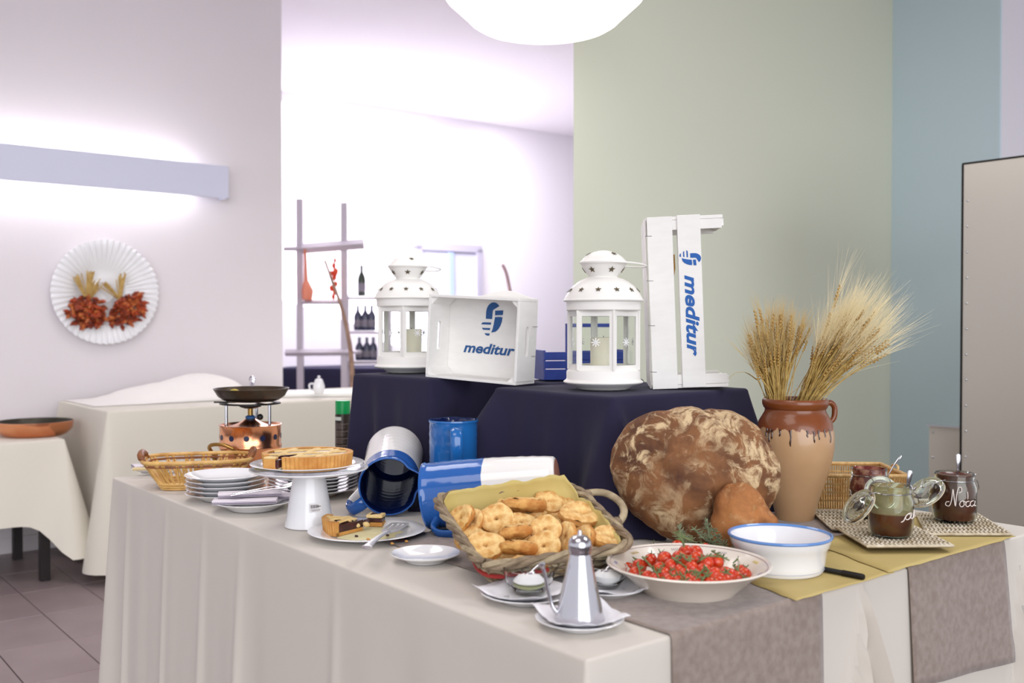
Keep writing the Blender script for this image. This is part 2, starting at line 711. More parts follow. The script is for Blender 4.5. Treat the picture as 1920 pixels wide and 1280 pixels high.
# ------------------------------------------------------------------ long wall lamp
la, lb = onwall(-160, 300, off=.13), onwall(428, 312, off=.13)
lz0, lz1 = onwall(428, 372, off=.13).z, onwall(428, 312, off=.13).z
ll = (lb - la).dot(V)
wlamp = thing('wall_lamp', 'long bluish white box lamp fixed high on the white wall', 'lamp', (la.x, la.y, lz0), YAW)
M_lampbody = mat('lamp_body', (206, 208, 226), .5)
lh = lz1 - lz0
mk('front_panel', box(ll, .012, lh, (ll / 2, .0, lh / 2)), M_lampbody, wlamp, smooth=False, bev=.002)
mk('end_cap', box(.012, .12, lh, (ll - .006, .066, lh / 2)), M_lampbody, wlamp, smooth=False)
mk('back_plate', box(ll - .03, .012, lh * .6, (ll / 2 - .01, .122, lh / 2)), M_lampbody, wlamp, smooth=False)
M_tube = mat('tube_glow', (255, 251, 246), .5, emit=10)
mk('lamp_tube', tube([(.1, .055, lh * .72), (ll - .22, .055, lh * .72)], .02, 10), M_tube, wlamp)
mk('lamp_tube', tube([(.1, .055, lh * .28), (ll - .22, .055, lh * .28)], .02, 10), M_tube, wlamp)
mk('spine', box(ll - .03, .05, .02, (ll / 2 - .01, .09, lh / 2)), M_lampbody, wlamp, smooth=False)

# ------------------------------------------------------------------ fluted wall plate and the two dried bunches
pw = onwall(192, 548)
er = (onwall(292, 548) - onwall(92, 548)).length / 2
plate_rot = frame_rot(V, z=-U)          # local z out of the wall


def flute(p, a):
    r = math.hypot(p.x, p.y)
    k = max(0, min(1, (r / er - .45) / .3))
    return Vector((p.x * (1 + .012 * k * math.cos(a * 52)), p.y * (1 + .012 * k * math.cos(a * 52)), p.z + .007 * k * math.cos(a * 52)))


wp = thing('wall_plate', 'big white fluted ceramic plate hung on the white wall', 'plate', pw - U * .004, plate_rot)
mk('dish', lathe([(0, .012), (er * .16, .012), (er * .2, .02), (er * .23, .012), (er * .42, .012), (er * .5, .02), (er * .62, .045), (er * .8, .062), (er * .97, .072), (er, .070), (er * .98, .062), (er * .6, .03), (er * .45, .0), (0, .0)], 260, flute), M_porc, wp)
M_chili = mat('dried_chili', (176, 72, 34), .5, col2=(92, 30, 14), scale=25)
M_chili2 = mat('dried_chili_pale', (206, 120, 62), .5, col2=(150, 70, 30), scale=25)
M_straw = mat('straw', (208, 178, 112), .8, col2=(180, 146, 84), scale=40)
for k, (x0, x1, yy, sx, lab) in enumerate([(122, 192, 580, 158, 'dried red flower bunch with three upright straw tufts on the wall plate'),
                                           (196, 261, 578, 212, 'dried red flower bunch with two splayed straw tufts on the wall plate')]):
    o = onwall((x0 + x1) / 2, yy) - U * .05
    bch = thing('dried_bunch', lab, 'dried flowers', o, plate_rot, 'dried bunches on the wall plate')
    w = er * 2 * (x1 - x0) / 200 / 2
    gs, gp = [], []
    for i in range(150):
        a, q = rng.uniform(0, 6.28), math.sqrt(rng.random())
        x, y = math.cos(a) * q * w, math.sin(a) * q * .085 - .01 + (.035 * (x_ := math.cos(a) * q) * (1 if k else -.2))
        d = Vector((rng.uniform(-1, 1), rng.uniform(-1, .4), rng.uniform(0, 1))).normalized() * rng.uniform(.030, .050)
        b = Vector((x, y, rng.uniform(.0, .05)))
        (gs if rng.random() < .7 else gp).append(tube([b, b + d * .4, b + d], [.006, .0135, .003], 6))
    mk('dried_heads', join(*gs), M_chili, bch, kind='stuff')
    mk('pale_heads', join(*gp), M_chili2, bch, kind='stuff')
    root = Vector(((sx - (x0 + x1) / 2) * er / 100 * .6, .05, .02))
    tips = [(140, 520), (165, 512), (175, 528)] if k == 0 else [(187, 533), (221, 518)]
    for (tx, ty) in tips:
        e = Vector(((tx - (x0 + x1) / 2) * er / 100, (yy - ty) * er / 100, .03))
        st = []
        for i in range(14):
            j = Vector((rng.gauss(0, .009), rng.gauss(0, .009), rng.gauss(0, .006)))
            st.append(tube([root + j * .4 - Vector((0, .06, 0)), root + j * .3, e + j * 1.5], .0032, 4))
        mk('straw_tuft', join(*st), M_straw, bch, kind='stuff')

# ------------------------------------------------------------------ far room furniture
M_rack = mat('rack_white', (196, 188, 198), .6)
yr = 7.4
rk = thing('shelf_rack', 'tall white timber rack with crossbars in the far room', 'rack', Q(604, 900, yr) * 1)
base = Q(604, 640, yr)
rk.location = (base.x, base.y, 0)
ROOT[rk.name] = Matrix.Translation((base.x, base.y, 0))
for px, ty in ((562, 373), (645, 380)):
    q = Q(px, ty, yr)
    mk('post', box(.046, .046, q.z - .002, (q.x, yr, q.z / 2 + .001)), M_rack, rk, smooth=False, world=True, bev=.003)
for (xa, ya_, xb, yb_, th) in ((566, 466, 682, 457, .045), (532, 466, 566, 466, .02), (566, 566, 641, 566, .022), (535, 661, 655, 660, .03)):
    a, b = Q(xa, ya_, yr - .03), Q(xb, yb_, yr - .03)
    mk('crossbar', tube([a, b], th * .85, 4), M_rack, rk, smooth=False, world=True)
sh = join(*[box(.5, .3, .02, (Q(604, y, yr).x, yr + .17, Q(604, y, yr).z)) for y in (661,)])
mk('shelf_board', sh, M_rack, rk, smooth=False, world=True)

M_bottle = mat('dark_bottle_glass', (46, 56, 46), .15, coat=.3)
M_bottle2 = mat('blue_black_bottle', (70, 74, 96), .2, coat=.3)
M_blabel = mat('bottle_label', (128, 124, 134), .6)
bs = thing('bottle_shelf', 'white wall shelf holding rows of dark bottles in the far room', 'shelf', (0, 0, 0))
ys = 7.9
c = Q(690, 640, ys)
bs.location = (c.x, ys, 0)
ROOT[bs.name] = Matrix.Translation((c.x, ys, 0))
for y in (557, 621, 677):
    q = Q(690, y, ys)
    mk('shelf_board', box(.32, .16, .018, (q.x, ys, q.z - .009)), M_rack, bs, smooth=False, world=True)
for sx in (-.17, .17):
    mk('side_panel', box(.018, .16, Q(690, 552, ys).z, (c.x + sx, ys, Q(690, 552, ys).z / 2 + .001)), M_rack, bs, smooth=False, world=True)


def bottle(px, py, top, m, lab):
    q = Q(px, py, ys)
    h = Q(px, top, ys).z - q.z
    r = .032
    t = thing('wine_bottle', lab, 'bottle', (q.x, ys, q.z), None, 'bottles on the far shelf')
    mk('bottle_body', lathe([(0, .001), (r * .9, .001), (r, .005), (r, h * .55), (r * .8, h * .66), (r * .36, h * .78), (r * .36, h), (0, h)], 20), m, t)
    mk('bottle_label', lathe([(r + .0008, h * .15), (r + .0008, h * .42)], 20), M_blabel, t)


bottle(678, 555.5, 497, M_bottle, 'tall green bottle alone on the top far shelf')
for i, px in enumerate((671, 685, 697)):
    bottle(px, 619.5, 572, M_bottle2, ['first', 'second', 'third'][i] + ' dark bottle from the rack on the middle far shelf')
    bottle(px + 3, 675.5, 632, M_bottle2, ['first', 'second', 'third'][i] + ' dark bottle from the rack on the lowest far shelf')

M_orange = mat('orange_pepper', (236, 92, 52), .5, col2=(216, 60, 34), scale=20)
M_orange2 = mat('pale_orange_gauze', (244, 168, 140), .8, translucent=.3)
M_bark = mat('bark', (168, 138, 118), .85, col2=(140, 112, 96), scale=25)
M_bark2 = mat('reddish_bark', (196, 164, 166), .85)
ps = thing('pepper_string', 'string of orange dried peppers hanging from the white rack', 'peppers', Q(627, 562, yr - .1))
mk('string', tube([Q(628, 470, yr - .075), Q(627, 560, yr - .1)], .003, 5), M_straw, ps, world=True)
for (px, py, r) in ((628, 488, .012), (626, 498, .016), (629, 509, .02), (622, 512, .014), (627, 520, .016), (630, 532, .014), (621, 540, .016), (628, 546, .018), (625, 556, .015)):
    q = Q(px, py, yr - .1)
    mk('pepper', ball(r, 10, 7, (1, 1, 1.5), q, .15, 60), M_orange, ps, world=True)
gz = thing('gauze_tassel', 'pale orange gauze tassel hanging beside the rack post', 'decoration', Q(572, 560, yr - .08))
mk('hanging_strip', tube([Q(572, 468, yr - .06), Q(573, 500, yr - .07), Q(574, 530, yr - .08)], [.024, .030, .042], 8, flat=.4), M_orange2, gz, world=True)
mk('tassel', tube([Q(574, 528, yr - .08), Q(577, 545, yr - .08), Q(576, 562, yr - .08)], [.042, .085, .07], 10, flat=.5), M_orange2, gz, world=True)
br = mk('branch', tube(smooth_path([Q(609, 488, 7.1), Q(624, 530, 7.08), Q(640, 575, 7.06), Q(653, 630, 7.04), Q(660, 700, 7.02), Q(662, 905, 7.0)], 5), [.008 + .012 * i / 25 for i in range(26)], 8), M_bark, world=True)
tag(br, 'slender brown branch leaning against the white rack', 'branch')
br2 = mk('branch', tube(smooth_path([Q(942, 496, 8.0), Q(949, 512, 8.0), Q(955, 540, 8.0), Q(968, 620, 7.98), Q(985, 930, 7.9)], 4), [.014] * 17, 7), M_bark2, world=True)
tag(br2, 'pinkish bare branch standing beyond the white crate in the far room', 'branch')
# navy draped table in the far room
zf = .88
q0, q1 = P(520, 690, zf), P(700, 688, zf)
pl = [(q0.x, q0.y), (q0.x + 1.15, q0.y + .02), (q0.x + 1.15, q0.y + .7), (q0.x, q0.y + .7)]
ft = thing('far_table', 'table under navy cloth in the far room', 'table', (q0.x + .5, q0.y + .3, 0))
mk('tabletop', box(1.12, .66, .02, (q0.x + .575, q0.y + .36, zf - .014)), M_bone, ft, world=True, smooth=False)
for sx in (.06, 1.09):
    for sy in (.07, .65):
        mk('leg', box(.04, .04, zf - .026, (q0.x + sx, q0.y + sy, (zf - .026) / 2 + .001)), M_bone, ft, world=True, smooth=False)
g, _ = drape(pl, zf, .25, .02, .012, .15, .03, rows=8, step=.05)
tag(mk('tablecloth', g, M_navy, world=True), 'navy tablecloth on the far room table', 'tablecloth')

# ------------------------------------------------------------------ back table with ivory cloth, along the white wall
zb = .842
f0 = P(201, 771, zb)
bd, bl = 1.0, 2.15


def bk(u, v):
    q = f0 + U * u + V * v
    return (q.x, q.y)


bt = thing('side_table', 'long side table under ivory cloth along the white wall', 'table', (*bk(bd / 2, bl / 2), 0))
mk('tabletop', xf(box(bl - .05, bd - .16, .02), Matrix.Translation((*bk(bd / 2 - .05, bl / 2), zb - .014)) @ Matrix.Rotation(YAW, 4, 'Z')), M_bone, bt, world=True, smooth=False)
for a in (.08, bd - .2):
    for b in (.06, bl - .06):
        mk('leg', box(.04, .04, zb - .026, (*bk(a, b), (zb - .026) / 2 + .001)), M_bone, bt, world=True, smooth=False)
g, _ = drape([bk(0, 0), bk(0, bl), bk(bd - .1, bl), bk(bd - .1, 0)], zb, .10, .015, .012, .3, .10, .10, drop=.04, step=.05, rows=14, seed=3)
tag(mk('tablecloth', g, M_cloth2, world=True), 'ivory tablecloth hanging nearly to the floor along the white wall', 'tablecloth')
# crumpled white cloth heaped on it
vs, fs = [], []
N1, N2 = 44, 18
for i in range(N1 + 1):
    for j in range(N2 + 1):
        a, b = i / N1, j / N2
        v_ = .02 + a * 1.05
        u_ = .30 + b * .58
        hb = .135 * math.exp(-((a - .66) / .26) ** 2) * math.sin(math.pi * min(1, b * .9 + .08)) ** .7 + .05 * math.exp(-((a - .3) / .2) ** 2) * math.sin(math.pi * b)
        hb *= min(1, 5 * a, 5 * (1 - a)) * min(1, 5 * b + .02)
        hb += .012 * noise.noise(Vector((a * 9, b * 6, 2))) * min(1, hb * 30) + .003
        q = f0 + U * u_ + V * v_
        vs.append(Vector((q.x, q.y, zb + max(hb, .002))))
for i in range(N1):
    for j in range(N2):
        k = i * (N2 + 1) + j
        fs.append((k, k + N2 + 1, k + N2 + 2, k + 1))
tag(mk('folded_cloth', (vs, fs), weave_bump(mat('bright_white_cloth', (238, 234, 230), .85), 600, .1), world=True, solid=.002), 'white cloth heaped in a soft mound on the ivory side table', 'cloth')
# white board on the far end of it
bd0 = P(535, 742, zb)
brd = xf(box(.62, .34, .022), Matrix.Translation(P(598, 741, zb) + Vector((0, 0, .013))) @ Matrix.Rotation(R(8), 4, 'Z'))
tag(mk('serving_board', brd, M_white, world=True, smooth=False, bev=.004), 'white serving board at the end of the ivory side table', 'board')
fg = P(598, 738, zb + .026)
sb = thing('sugar_pot', 'small white pot standing on the white serving board', 'pot', (fg.x, fg.y, zb + .0255))
mk('pot_body', lathe([(0, .001), (.022, .001), (.032, .015), (.034, .045), (.024, .075), (.02, .085), (0, .092)], 20), M_porc, sb)
mk('lid_knob', ball(.009, 10, 6, c=(0, 0, .098)), M_porc, sb)
mk('pot_handle', tube(smooth_path([(-.03, 0, .06), (-.055, 0, .055), (-.05, 0, .025), (-.03, 0, .022)], 4), .005, 6), M_porc, sb)

# ------------------------------------------------------------------ small table with the copper pan
zs = .70
s0 = P(123, 823, zs)


def sm(u, v):
    q = s0 + U * u + V * v
    return (q.x, q.y)


st = thing('small_table', 'small square table with dark legs beside the ivory side table', 'table', (*sm(.35, -.4), 0))
mk('tabletop', xf(box(.98, .66, .02), Matrix.Translation((*sm(.35, -.51), zs - .014)) @ Matrix.Rotation(YAW, 4, 'Z')), M_bone, st, world=True, smooth=False)
for a in (.05, .62):
    for b in (-.09, -.93):
        mk('leg', box(.045, .045, zs - .026, (*sm(a, b), (zs - .026) / 2 + .001), Matrix.Rotation(YAW, 3, 'Z')), M_bone, st, world=True, smooth=False)
g, _ = drape([sm(0, -1.02), sm(0, 0), sm(.7, 0), sm(.7, -1.02)], zs, .295, .02, .008, .3, .13, .05, drop=.17, step=.04, rows=12, seed=8)
tag(mk('tablecloth', g, M_cloth2, world=True), 'short ivory tablecloth with pointed corner under the copper pan', 'tablecloth')
cp = P(65, 816, zs)
s_ = cp.y / F
pan = thing('copper_pan', 'round copper pan with dark inside on the small table', 'pan', (cp.x, cp.y, zs + .001))
r = 68 * s_
mk('pan_body', lathe([(0, 0), (r * .74, 0), (r * .82, .006), (r * .97, .035), (r, .07), (r * 1.005, .074), (r * .985, .075)], 56), M_copper, pan)
mk('pan_lining', lathe([(r * .985, .0748), (r * .975, .07), (r * .94, .037), (r * .8, .0095), (0, .0075)], 56), mat('dark_lining', (66, 62, 52), .35, metal=.5), pan)

# ------------------------------------------------------------------ steel fridge and steel counter on the far side
fq = Q(1808, 307, 4.5)
fr = thing('steel_fridge', 'tall stainless steel fridge behind the jars', 'fridge', (fq.x, fq.y, 0), YAW - math.pi / 2)
# local x runs along -U, local y along V (away)
mk('cabinet', box(.8, .7, fq.z - .03, (.4, .36, (fq.z - .03) / 2 + .03)), M_brushed, fr, smooth=False)
mk('door_panel', box(.8, .012, fq.z - .04, (.4, 0, (fq.z - .04) / 2 + .036)), M_brushed, fr, smooth=False, bev=.002)
mk('edge_trim', box(.006, .02, fq.z - .04, (-.004, 0, (fq.z - .04) / 2 + .036)), M_dark, fr, smooth=False)
mk('top_trim', box(.81, .02, .006, (.4, 0, fq.z)), M_dark, fr, smooth=False)
mk('rivets', join(*[mv(ball(.0055, 8, 5), .02, -.0065, .1 + .115 * i) for i in range(int((fq.z - .2) / .115) + 1)]), M_steel, fr, kind='stuff')
mk('handle', tube(smooth_path([(.74, -.006, .9), (.74, -.05, .92), (.74, -.05, 1.3), (.74, -.006, 1.32)], 4), .01, 8), M_steel, fr)
for x in (.06, .74):
    for y in (.08, .64):
        mk('foot', lathe([(0, .001), (.02, .001), (.02, .03), (0, .03)], 12), M_dark, fr, loc=(x, y, 0))
cq = Q(1743, 797, 4.75)
ct = thing('steel_counter', 'low stainless steel counter beside the fridge', 'counter', (cq.x, cq.y, 0), YAW - math.pi / 2)
mk('counter_body', box(.5, .5, cq.z - .02, (.25, .26, (cq.z - .02) / 2 + .001)), M_brushed, ct, smooth=False)
mk('side_panel', box(.5, .008, cq.z, (.25, 0, cq.z / 2 + .001)), M_brushed, ct, smooth=False, bev=.001)
mk('counter_edge', box(.5, .03, .006, (.25, -.012, cq.z + .003)), M_steel, ct, smooth=False)
mk('rivets', join(*[mv(ball(.006, 8, 5), .02, -.0045, cq.z - .03 - .12 * i) for i in range(6)]), M_steel, ct, kind='stuff')

# ------------------------------------------------------------------ main buffet table, its cloth, runners, paper
def t2(u, v):
    q = tab(u, v)
    return (q.x, q.y)


bft = thing('buffet_table', 'large buffet table under the long white cloth', 'table', (*t2(TU / 2, TV / 2), 0))
mk('tabletop', xf(box(TV - .04, TU - .04, .025), Matrix.Translation((*t2(TU / 2, TV / 2), T - .017)) @ Matrix.Rotation(YAW, 4, 'Z')), M_bone, bft, world=True, smooth=False)
for a in (.1, TU - .1):
    for b in (.1, TV - .1):
        mk('leg', box(.05, .05, T - .032, (*t2(a, b), (T - .032) / 2 + .001)), M_bone, bft, world=True, smooth=False)


def fold_extra(edge, s, t):
    if edge == 0:
        o = 0
        for v0, w0, a in ((.735, .010, .20), (1.40, .012, .13)):
            w = w0 + .07 * t
            d = (s - v0) / w
            o += a * t ** .8 * math.exp(-d * d) * (.5 + .5 * math.cos(d * 7.5))
        return o
    if edge == 3:
        o = .013 * t ** .7 * sum(math.exp(-((s - s0) / .018) ** 2) for s0 in (.16, .5, .78, 1.02, 1.5))
        o -= .006 * t * math.exp(-((s - 1.75) / .2) ** 2)
        return o
    return 0


g, c_out = drape([t2(0, 0), t2(0, TV), t2(TU, TV), t2(TU, 0)], T, .03, .02, .012, .22, .035, .05, step=.007, rows=24, rnd=.006, extra=fold_extra, seed=1)
tag(mk('tablecloth', g, M_cloth, world=True), 'long off-white tablecloth covering the buffet table down to the floor', 'tablecloth')


def runner(v0, v1, uend, hang0, hang1, label, drift=0):
    vs, fs = [], []
    nc = 26
    cols = []
    for k in range(nc + 1):
        q = k / nc
        hang = hang0 + (hang1 - hang0) * q
        col = []
        for i in range(12):
            u = uend + (.009 - uend) * i / 11
            col.append(tab(u, v0 + (v1 - v0) * q, .0022 + .0006 * noise.noise(Vector((u * 9, q * 5, v0)))))
        for ang in (0, 30, 60, 90):
            col.append(tab(.006 - (.006 + .0035) * math.sin(R(ang)), v0 + (v1 - v0) * q, -.006 + (.006 + .0035) * math.cos(R(ang))))
        tot = T - .006 - .03
        for i in range(1, 15):
            t = hang * i / 14 / tot
            v = v0 + (v1 - v0) * q + drift * (q * t / (hang / tot))
            p = tab(0, v)
            o = c_out(p, 0, min(v, TV - v), v, t) + .004 + .010 * t
            col.append(p - U * o - Z * (.006 + t * tot))
        cols.append(col)
    m = len(cols[0])
    for col in cols:
        vs += col
    for a in range(nc):
        for b in range(m - 1):
            fs.append((a * m + b, a * m + b + 1, (a + 1) * m + b + 1, (a + 1) * m + b))
    return tag(mk('table_runner', (vs, fs), M_runner, world=True, solid=.0012), label, 'table runner')


runner(.182, .593, .9, .34, .34, 'taupe runner crossing under the tomato bowl and hanging over the table edge')
runner(.895, 1.312, 1.15, .235, .28, 'taupe runner crossing under the jam jars and hanging over the table edge', .035)


def sheet(pts, h, name, label, cat, m, n=14, wob=.0008, curl=0):
    """thin paper over a polygon of table points (4 corners), bilinear grid"""
    A, B, Cc, D = pts
    vs, fs = [], []
    for i in range(n + 1):
        for j in range(n + 1):
            a, b = i / n, j / n
            p = (A * (1 - a) + B * a) * (1 - b) + (D * (1 - a) + Cc * a) * b
            e = .006 * noise.noise(p * 18) if (j in (0, n) or i in (0, n)) else 0
            vs.append(Vector((p.x + e, p.y - e * .5, T + h + wob * (1 + noise.noise(p * 25)))))
    for i in range(n):
        for j in range(n):
            k = i * (n + 1) + j
            fs.append((k, k + n + 1, k + n + 2, k + 1))
    return tag(mk(name, (vs, fs), m, world=True, solid=.0004), label, cat)


sheet([P(1396, 1092, T), P(1492, 1131, T), P(1676, 1078, T), P(1560, 1034, T)], .0042, 'paper_sheet', 'yellow paper sheet under the white bowl', 'paper', M_paper)
sheet([P(1520, 1022, T), P(1666, 1080, T), P(1905, 1011, T), P(1740, 968, T)], .0066, 'paper_sheet', 'yellow paper sheet with torn edge under the woven placemats', 'paper', M_paper)
pen0, pen1 = P(1540, 1066, T + .011), P(1620, 1082, T + .011)
pn = thing('black_marker', 'slim black marker lying on yellow paper beside the white bowl', 'marker', (pen0 + pen1) / 2 - Z * .0052, frame_rot(pen1 - pen0, z=Z))
pl_ = (pen1 - pen0).length
mk('barrel', xf(lathe([(0, -pl_ / 2 - .03), (.004, -pl_ / 2 - .03), (.0052, -pl_ / 2 - .025), (.0052, pl_ / 2 - .045), (0, pl_ / 2 - .045)], 14), Matrix.Translation((0, 0, .0055)) @ Matrix.Rotation(math.pi / 2, 4, 'Y')), M_black, pn)
mk('pen_cap', xf(lathe([(0, pl_ / 2 - .045), (.0062, pl_ / 2 - .045), (.0062, pl_ / 2 - .003), (.005, pl_ / 2), (0, pl_ / 2)], 14), Matrix.Translation((0, 0, .0055)) @ Matrix.Rotation(math.pi / 2, 4, 'Y')), M_dark, pn)

# ------------------------------------------------------------------ navy draped risers
H1, H2 = 1.095, 1.115
N1 = P(1147, 744, H1)
N2, L2 = P(806, 709, H2), P(660, 700, H2)
u2 = (L2 - N2).normalized()
v2 = Vector((u2.y, -u2.x, 0))


def xy(p):
    return (p.x, p.y)


def rfold(edge, s, t):
    if edge == 3:
        return .10 * t * math.exp(-(s / (.03 + .06 * t)) ** 2) + .035 * t * math.exp(-((s - .07) / (.03 + .05 * t)) ** 2) - .022 * t * math.exp(-((s - .33) / .05) ** 2) - .012 * t * math.exp(-((s - .2) / .06) ** 2)
    if edge == 2:
        return .10 * t * math.exp(-((s - .53) / (.03 + .06 * t)) ** 2)
    if edge == 0:
        return .05 * t * math.exp(-((s - .02) / (.012 + .05 * t)) ** 2) - .01 * t * math.exp(-((s - .18) / .08) ** 2)
    return 0


# (edge order for this footprint: 0 = face towards the fridge side, 3 = face towards the jugs)
g, _ = drape([xy(N1), xy(N1 + V * .53), xy(N1 + V * .53 + U * .47), xy(N1 + U * .47)], H1, T + .004, .03, .020, .11, .075, .05, rnd=.012, step=.014, rows=16, extra=rfold, seed=4)
tag(mk('navy_drape', g, M_navy, world=True), 'navy cloth over the raised block behind the big loaf', 'cloth')


def rfold2(edge, s, t):
    if edge == 0:
        return .03 * t * math.exp(-((s - .04) / .03) ** 2) - .02 * t * math.exp(-((s - .1) / .025) ** 2) + .015 * t * math.exp(-((s - .17) / .03) ** 2)
    if edge == 3:
        Lg = (N2 - L2).length
        return -.02 * t * math.exp(-((s - .1) / .07) ** 2) + .02 * t * math.exp(-((s - Lg + .05) / .04) ** 2)
    return 0


g, _ = drape([xy(N2), xy(N2 + v2 * .34), xy(L2 + v2 * .34), xy(L2)], H2, T + .004, .01, .020, .10, .022, .045, rnd=.012, step=.014, rows=16, extra=rfold2, seed=6)
tag(mk('navy_drape', g, M_navy, world=True), 'navy cloth over the raised block behind the tipped jug', 'cloth')
B3 = N1 + U * .53 + V * .27
g, _ = drape([xy(B3), xy(B3 + V * .40), xy(B3 + V * .40 + U * .2), xy(B3 + U * .2)], H1 - .002, T + .004, .004, .003, .12, .0, .04, rnd=.01, step=.03, rows=8, seed=2)
tag(mk('navy_drape', g, M_navy, world=True), 'navy cloth over the block carrying the blue crate', 'cloth')
# loose crumpled end of navy cloth between the jugs
vs, fs = [], []
for i in range(15):
    for j in range(9):
        a, b = i / 14, j / 8
        p = P(765 + 60 * a, 905 + 55 * b, T)
        hh = .055 * math.sin(math.pi * a) * (1 - b) + .012 * noise.noise(Vector((a * 6, b * 4, 1))) * math.sin(math.pi * b)
        vs.append(Vector((p.x, p.y, T + .002 + max(0, hh))))
for i in range(14):
    for j in range(8):
        k = i * 9 + j
        fs.append((k, k + 9, k + 10, k + 1))
tag(mk('navy_cloth_end', (vs, fs), M_navy, world=True, solid=.0015), 'crumpled end of navy cloth lying between the two tipped jugs', 'cloth')

# ------------------------------------------------------------------ lanterns and their candles
M_darkstar = mat('dark_star', (92, 82, 62), .9)  # solid stars; the shade inside the cutouts is put into the colour
M_pane = mat('lantern_glass', (252, 254, 252), .03, trans=1, ior=1.1)
M_wax = mat('candle_wax', (232, 226, 206), .5, sss=.2)
M_decal = mat('white_decal', (246, 246, 246), .6)


def make_lantern(label, loc, rz, handle_dir):
    t = thing('lantern', label, 'lantern', loc, rz, 'white star lanterns')
    S = M_white
    mk('base', lathe([(0, .001), (.064, .001), (.068, .004), (.078, .011), (.103, .0175), (.106, .020), (.106, .0225), (.100, .027), (.098, .030), (.098, .049), (.095, .053), (0, .053)], 64), S, t)
    mk('roof_band', lathe([(.095, .209), (.099, .212), (.099, .233), (.106, .2345), (.1075, .2375), (.105, .240), (.09, .2395), (.088, .212)], 64, closed=True), S, t)
    dome = [(.105, .240), (.101, .248), (.093, .262), (.081, .276), (.067, .287), (.052, .2945), (.042, .297), (.038, .299), (.036, .301)]
    mk('roof_dome', lathe(dome + [(.034, .301), (.040, .294), (.066, .283), (.091, .26), (.101, .241)], 64, closed=True), S, t)
    bowl = [(.036, .299), (.042, .306), (.050, .316), (.057, .327), (.0605, .334)]
    mk('cap', lathe(bowl + [(.063, .335), (.064, .3385), (.062, .341), (.059, .3425), (.053, .350), (.041, .359), (.026, .366), (.012, .3695), (0, .3705)], 48), S, t)

    def surf_star(r, z, tx, a, size, name='dark_star'):
        # tx: (dr,dz) upward tangent of the profile
        e = Vector((math.cos(a), math.sin(a), 0))
        tang = Vector((e.x * tx[0], e.y * tx[0], tx[1])).normalized()
        side = Vector((-e.y, e.x, 0))
        n = side.cross(tang).normalized()
        if n.dot(e) < 0 and abs(n.z) < .9:
            n = -n
        c = e * r + Vector((0, 0, z))
        if n.z < -.95:
            n = -n
        m = Matrix((side, n, tang)).transposed().to_4x4()
        g = extrude_poly([star_poly(size)], .0012)
        mk(name, xf(g, Matrix.Translation(c + n * .0002) @ m), M_darkstar, t, smooth=False)
    for k in range(12):
        surf_star(.0925, .2635, (-.0135, .0145), 2 * math.pi * k / 12 + .1, .0082)
    for k in range(6):
        surf_star(.0512, .3178, (.0075, .0105), 2 * math.pi * k / 6 + .15, .0095)
    for k in range(3):
        surf_star(.041, .3597, (-.013, .0075), 2 * math.pi * k / 3 + .45, .008)
    # six framed panes
    ap = .098 * math.cos(math.pi / 6)
    sd = .096
    for k in range(6):
        a = 2 * math.pi * (k + .5) / 6
        e = Vector((math.cos(a), math.sin(a), 0))
        side = Vector((-e.y, e.x, 0))
        m = Matrix((side, e, Z)).transposed().to_4x4()
        m.translation = e * (ap - .004) + Vector((0, 0, .131))
        out = [(-sd / 2, -.078), (sd / 2, -.078), (sd / 2, .078), (-sd / 2, .078)]
        inn = [(-sd / 2 + .0115, -.064), (sd / 2 - .0115, -.064), (sd / 2 - .0115, .064), (-sd / 2 + .0115, .064)]
        fr_ = mk('pane_frame', xf(mv(extrude_poly([out, inn], .004), 0, -.002, 0), m), S, t, smooth=False)
        mk('pane', xf(box(sd - .022, .0012, .129), m), M_pane, fr_, smooth=False)
        sg = join(*[xf(box(.0022, .0006, .024), Matrix.Rotation(R(q), 4, 'Y')) for q in (0, 45, 90, 135)])
        mk('snowflake_decal', xf(mv(sg, 0, .0011, -.004), m), M_decal, fr_, smooth=False)
        # hinge bead between frames
        b = 2 * math.pi * k / 6
        mk('corner_post', tube([(.0965 * math.cos(b), .0965 * math.sin(b), .054), (.0965 * math.cos(b), .0965 * math.sin(b), .21)], .0032, 6), S, t)
    # carrying handle folded down
    hd = Vector((math.cos(handle_dir), math.sin(handle_dir), 0))
    sd_ = Vector((-hd.y, hd.x, 0))
    pts = [sd_ * .064 + Vector((0, 0, .337)), sd_ * .064 + hd * .05 + Vector((0, 0, .3355)), sd_ * .05 + hd * .095 + Vector((0, 0, .331)), hd * .118 + Vector((0, 0, .3275)),
           -sd_ * .05 + hd * .095 + Vector((0, 0, .331)), -sd_ * .064 + hd * .05 + Vector((0, 0, .3355)), -sd_ * .064 + Vector((0, 0, .337))]
    mk('carrying_handle', tube(smooth_path(pts, 6), .0022, 6), S, t)
    return t


def candle(loc, r, h, label):
    t = thing('pillar_candle', label, 'candle', loc, None, 'candles in the lanterns')
    mk('wax', lathe([(0, .0005), (r, .0005), (r, h - .002), (r - .002, h), (r * .55, h - .004), (0, h - .005)], 28), M_wax, t)
    mk('wick', tube([(0, 0, h - .006), (.001, 0, h + .004)], .0009, 5), M_black, t)


ln2 = P(1131, 731, H1)
lan_r = make_lantern('white star lantern beside the upright slatted crate', (ln2.x, ln2.y, H1 + .0015), R(41), R(-28))
candle((ln2.x, ln2.y + .005, H1 + .0555), .034, .085, 'cream pillar candle inside the lantern by the upright crate')
ln1p = L2 + v2 * .145 + (N2 - L2).normalized() * .10
ln1 = Vector((ln1p.x, ln1p.y, 0))
lan_l = make_lantern('white star lantern half behind the stencilled crate', (ln1.x, ln1.y, H2 + .0015), R(27), R(20))
candle((ln1.x + .01, ln1.y, H2 + .0555), .034, .085, 'cream pillar candle inside the lantern behind the stencilled crate')


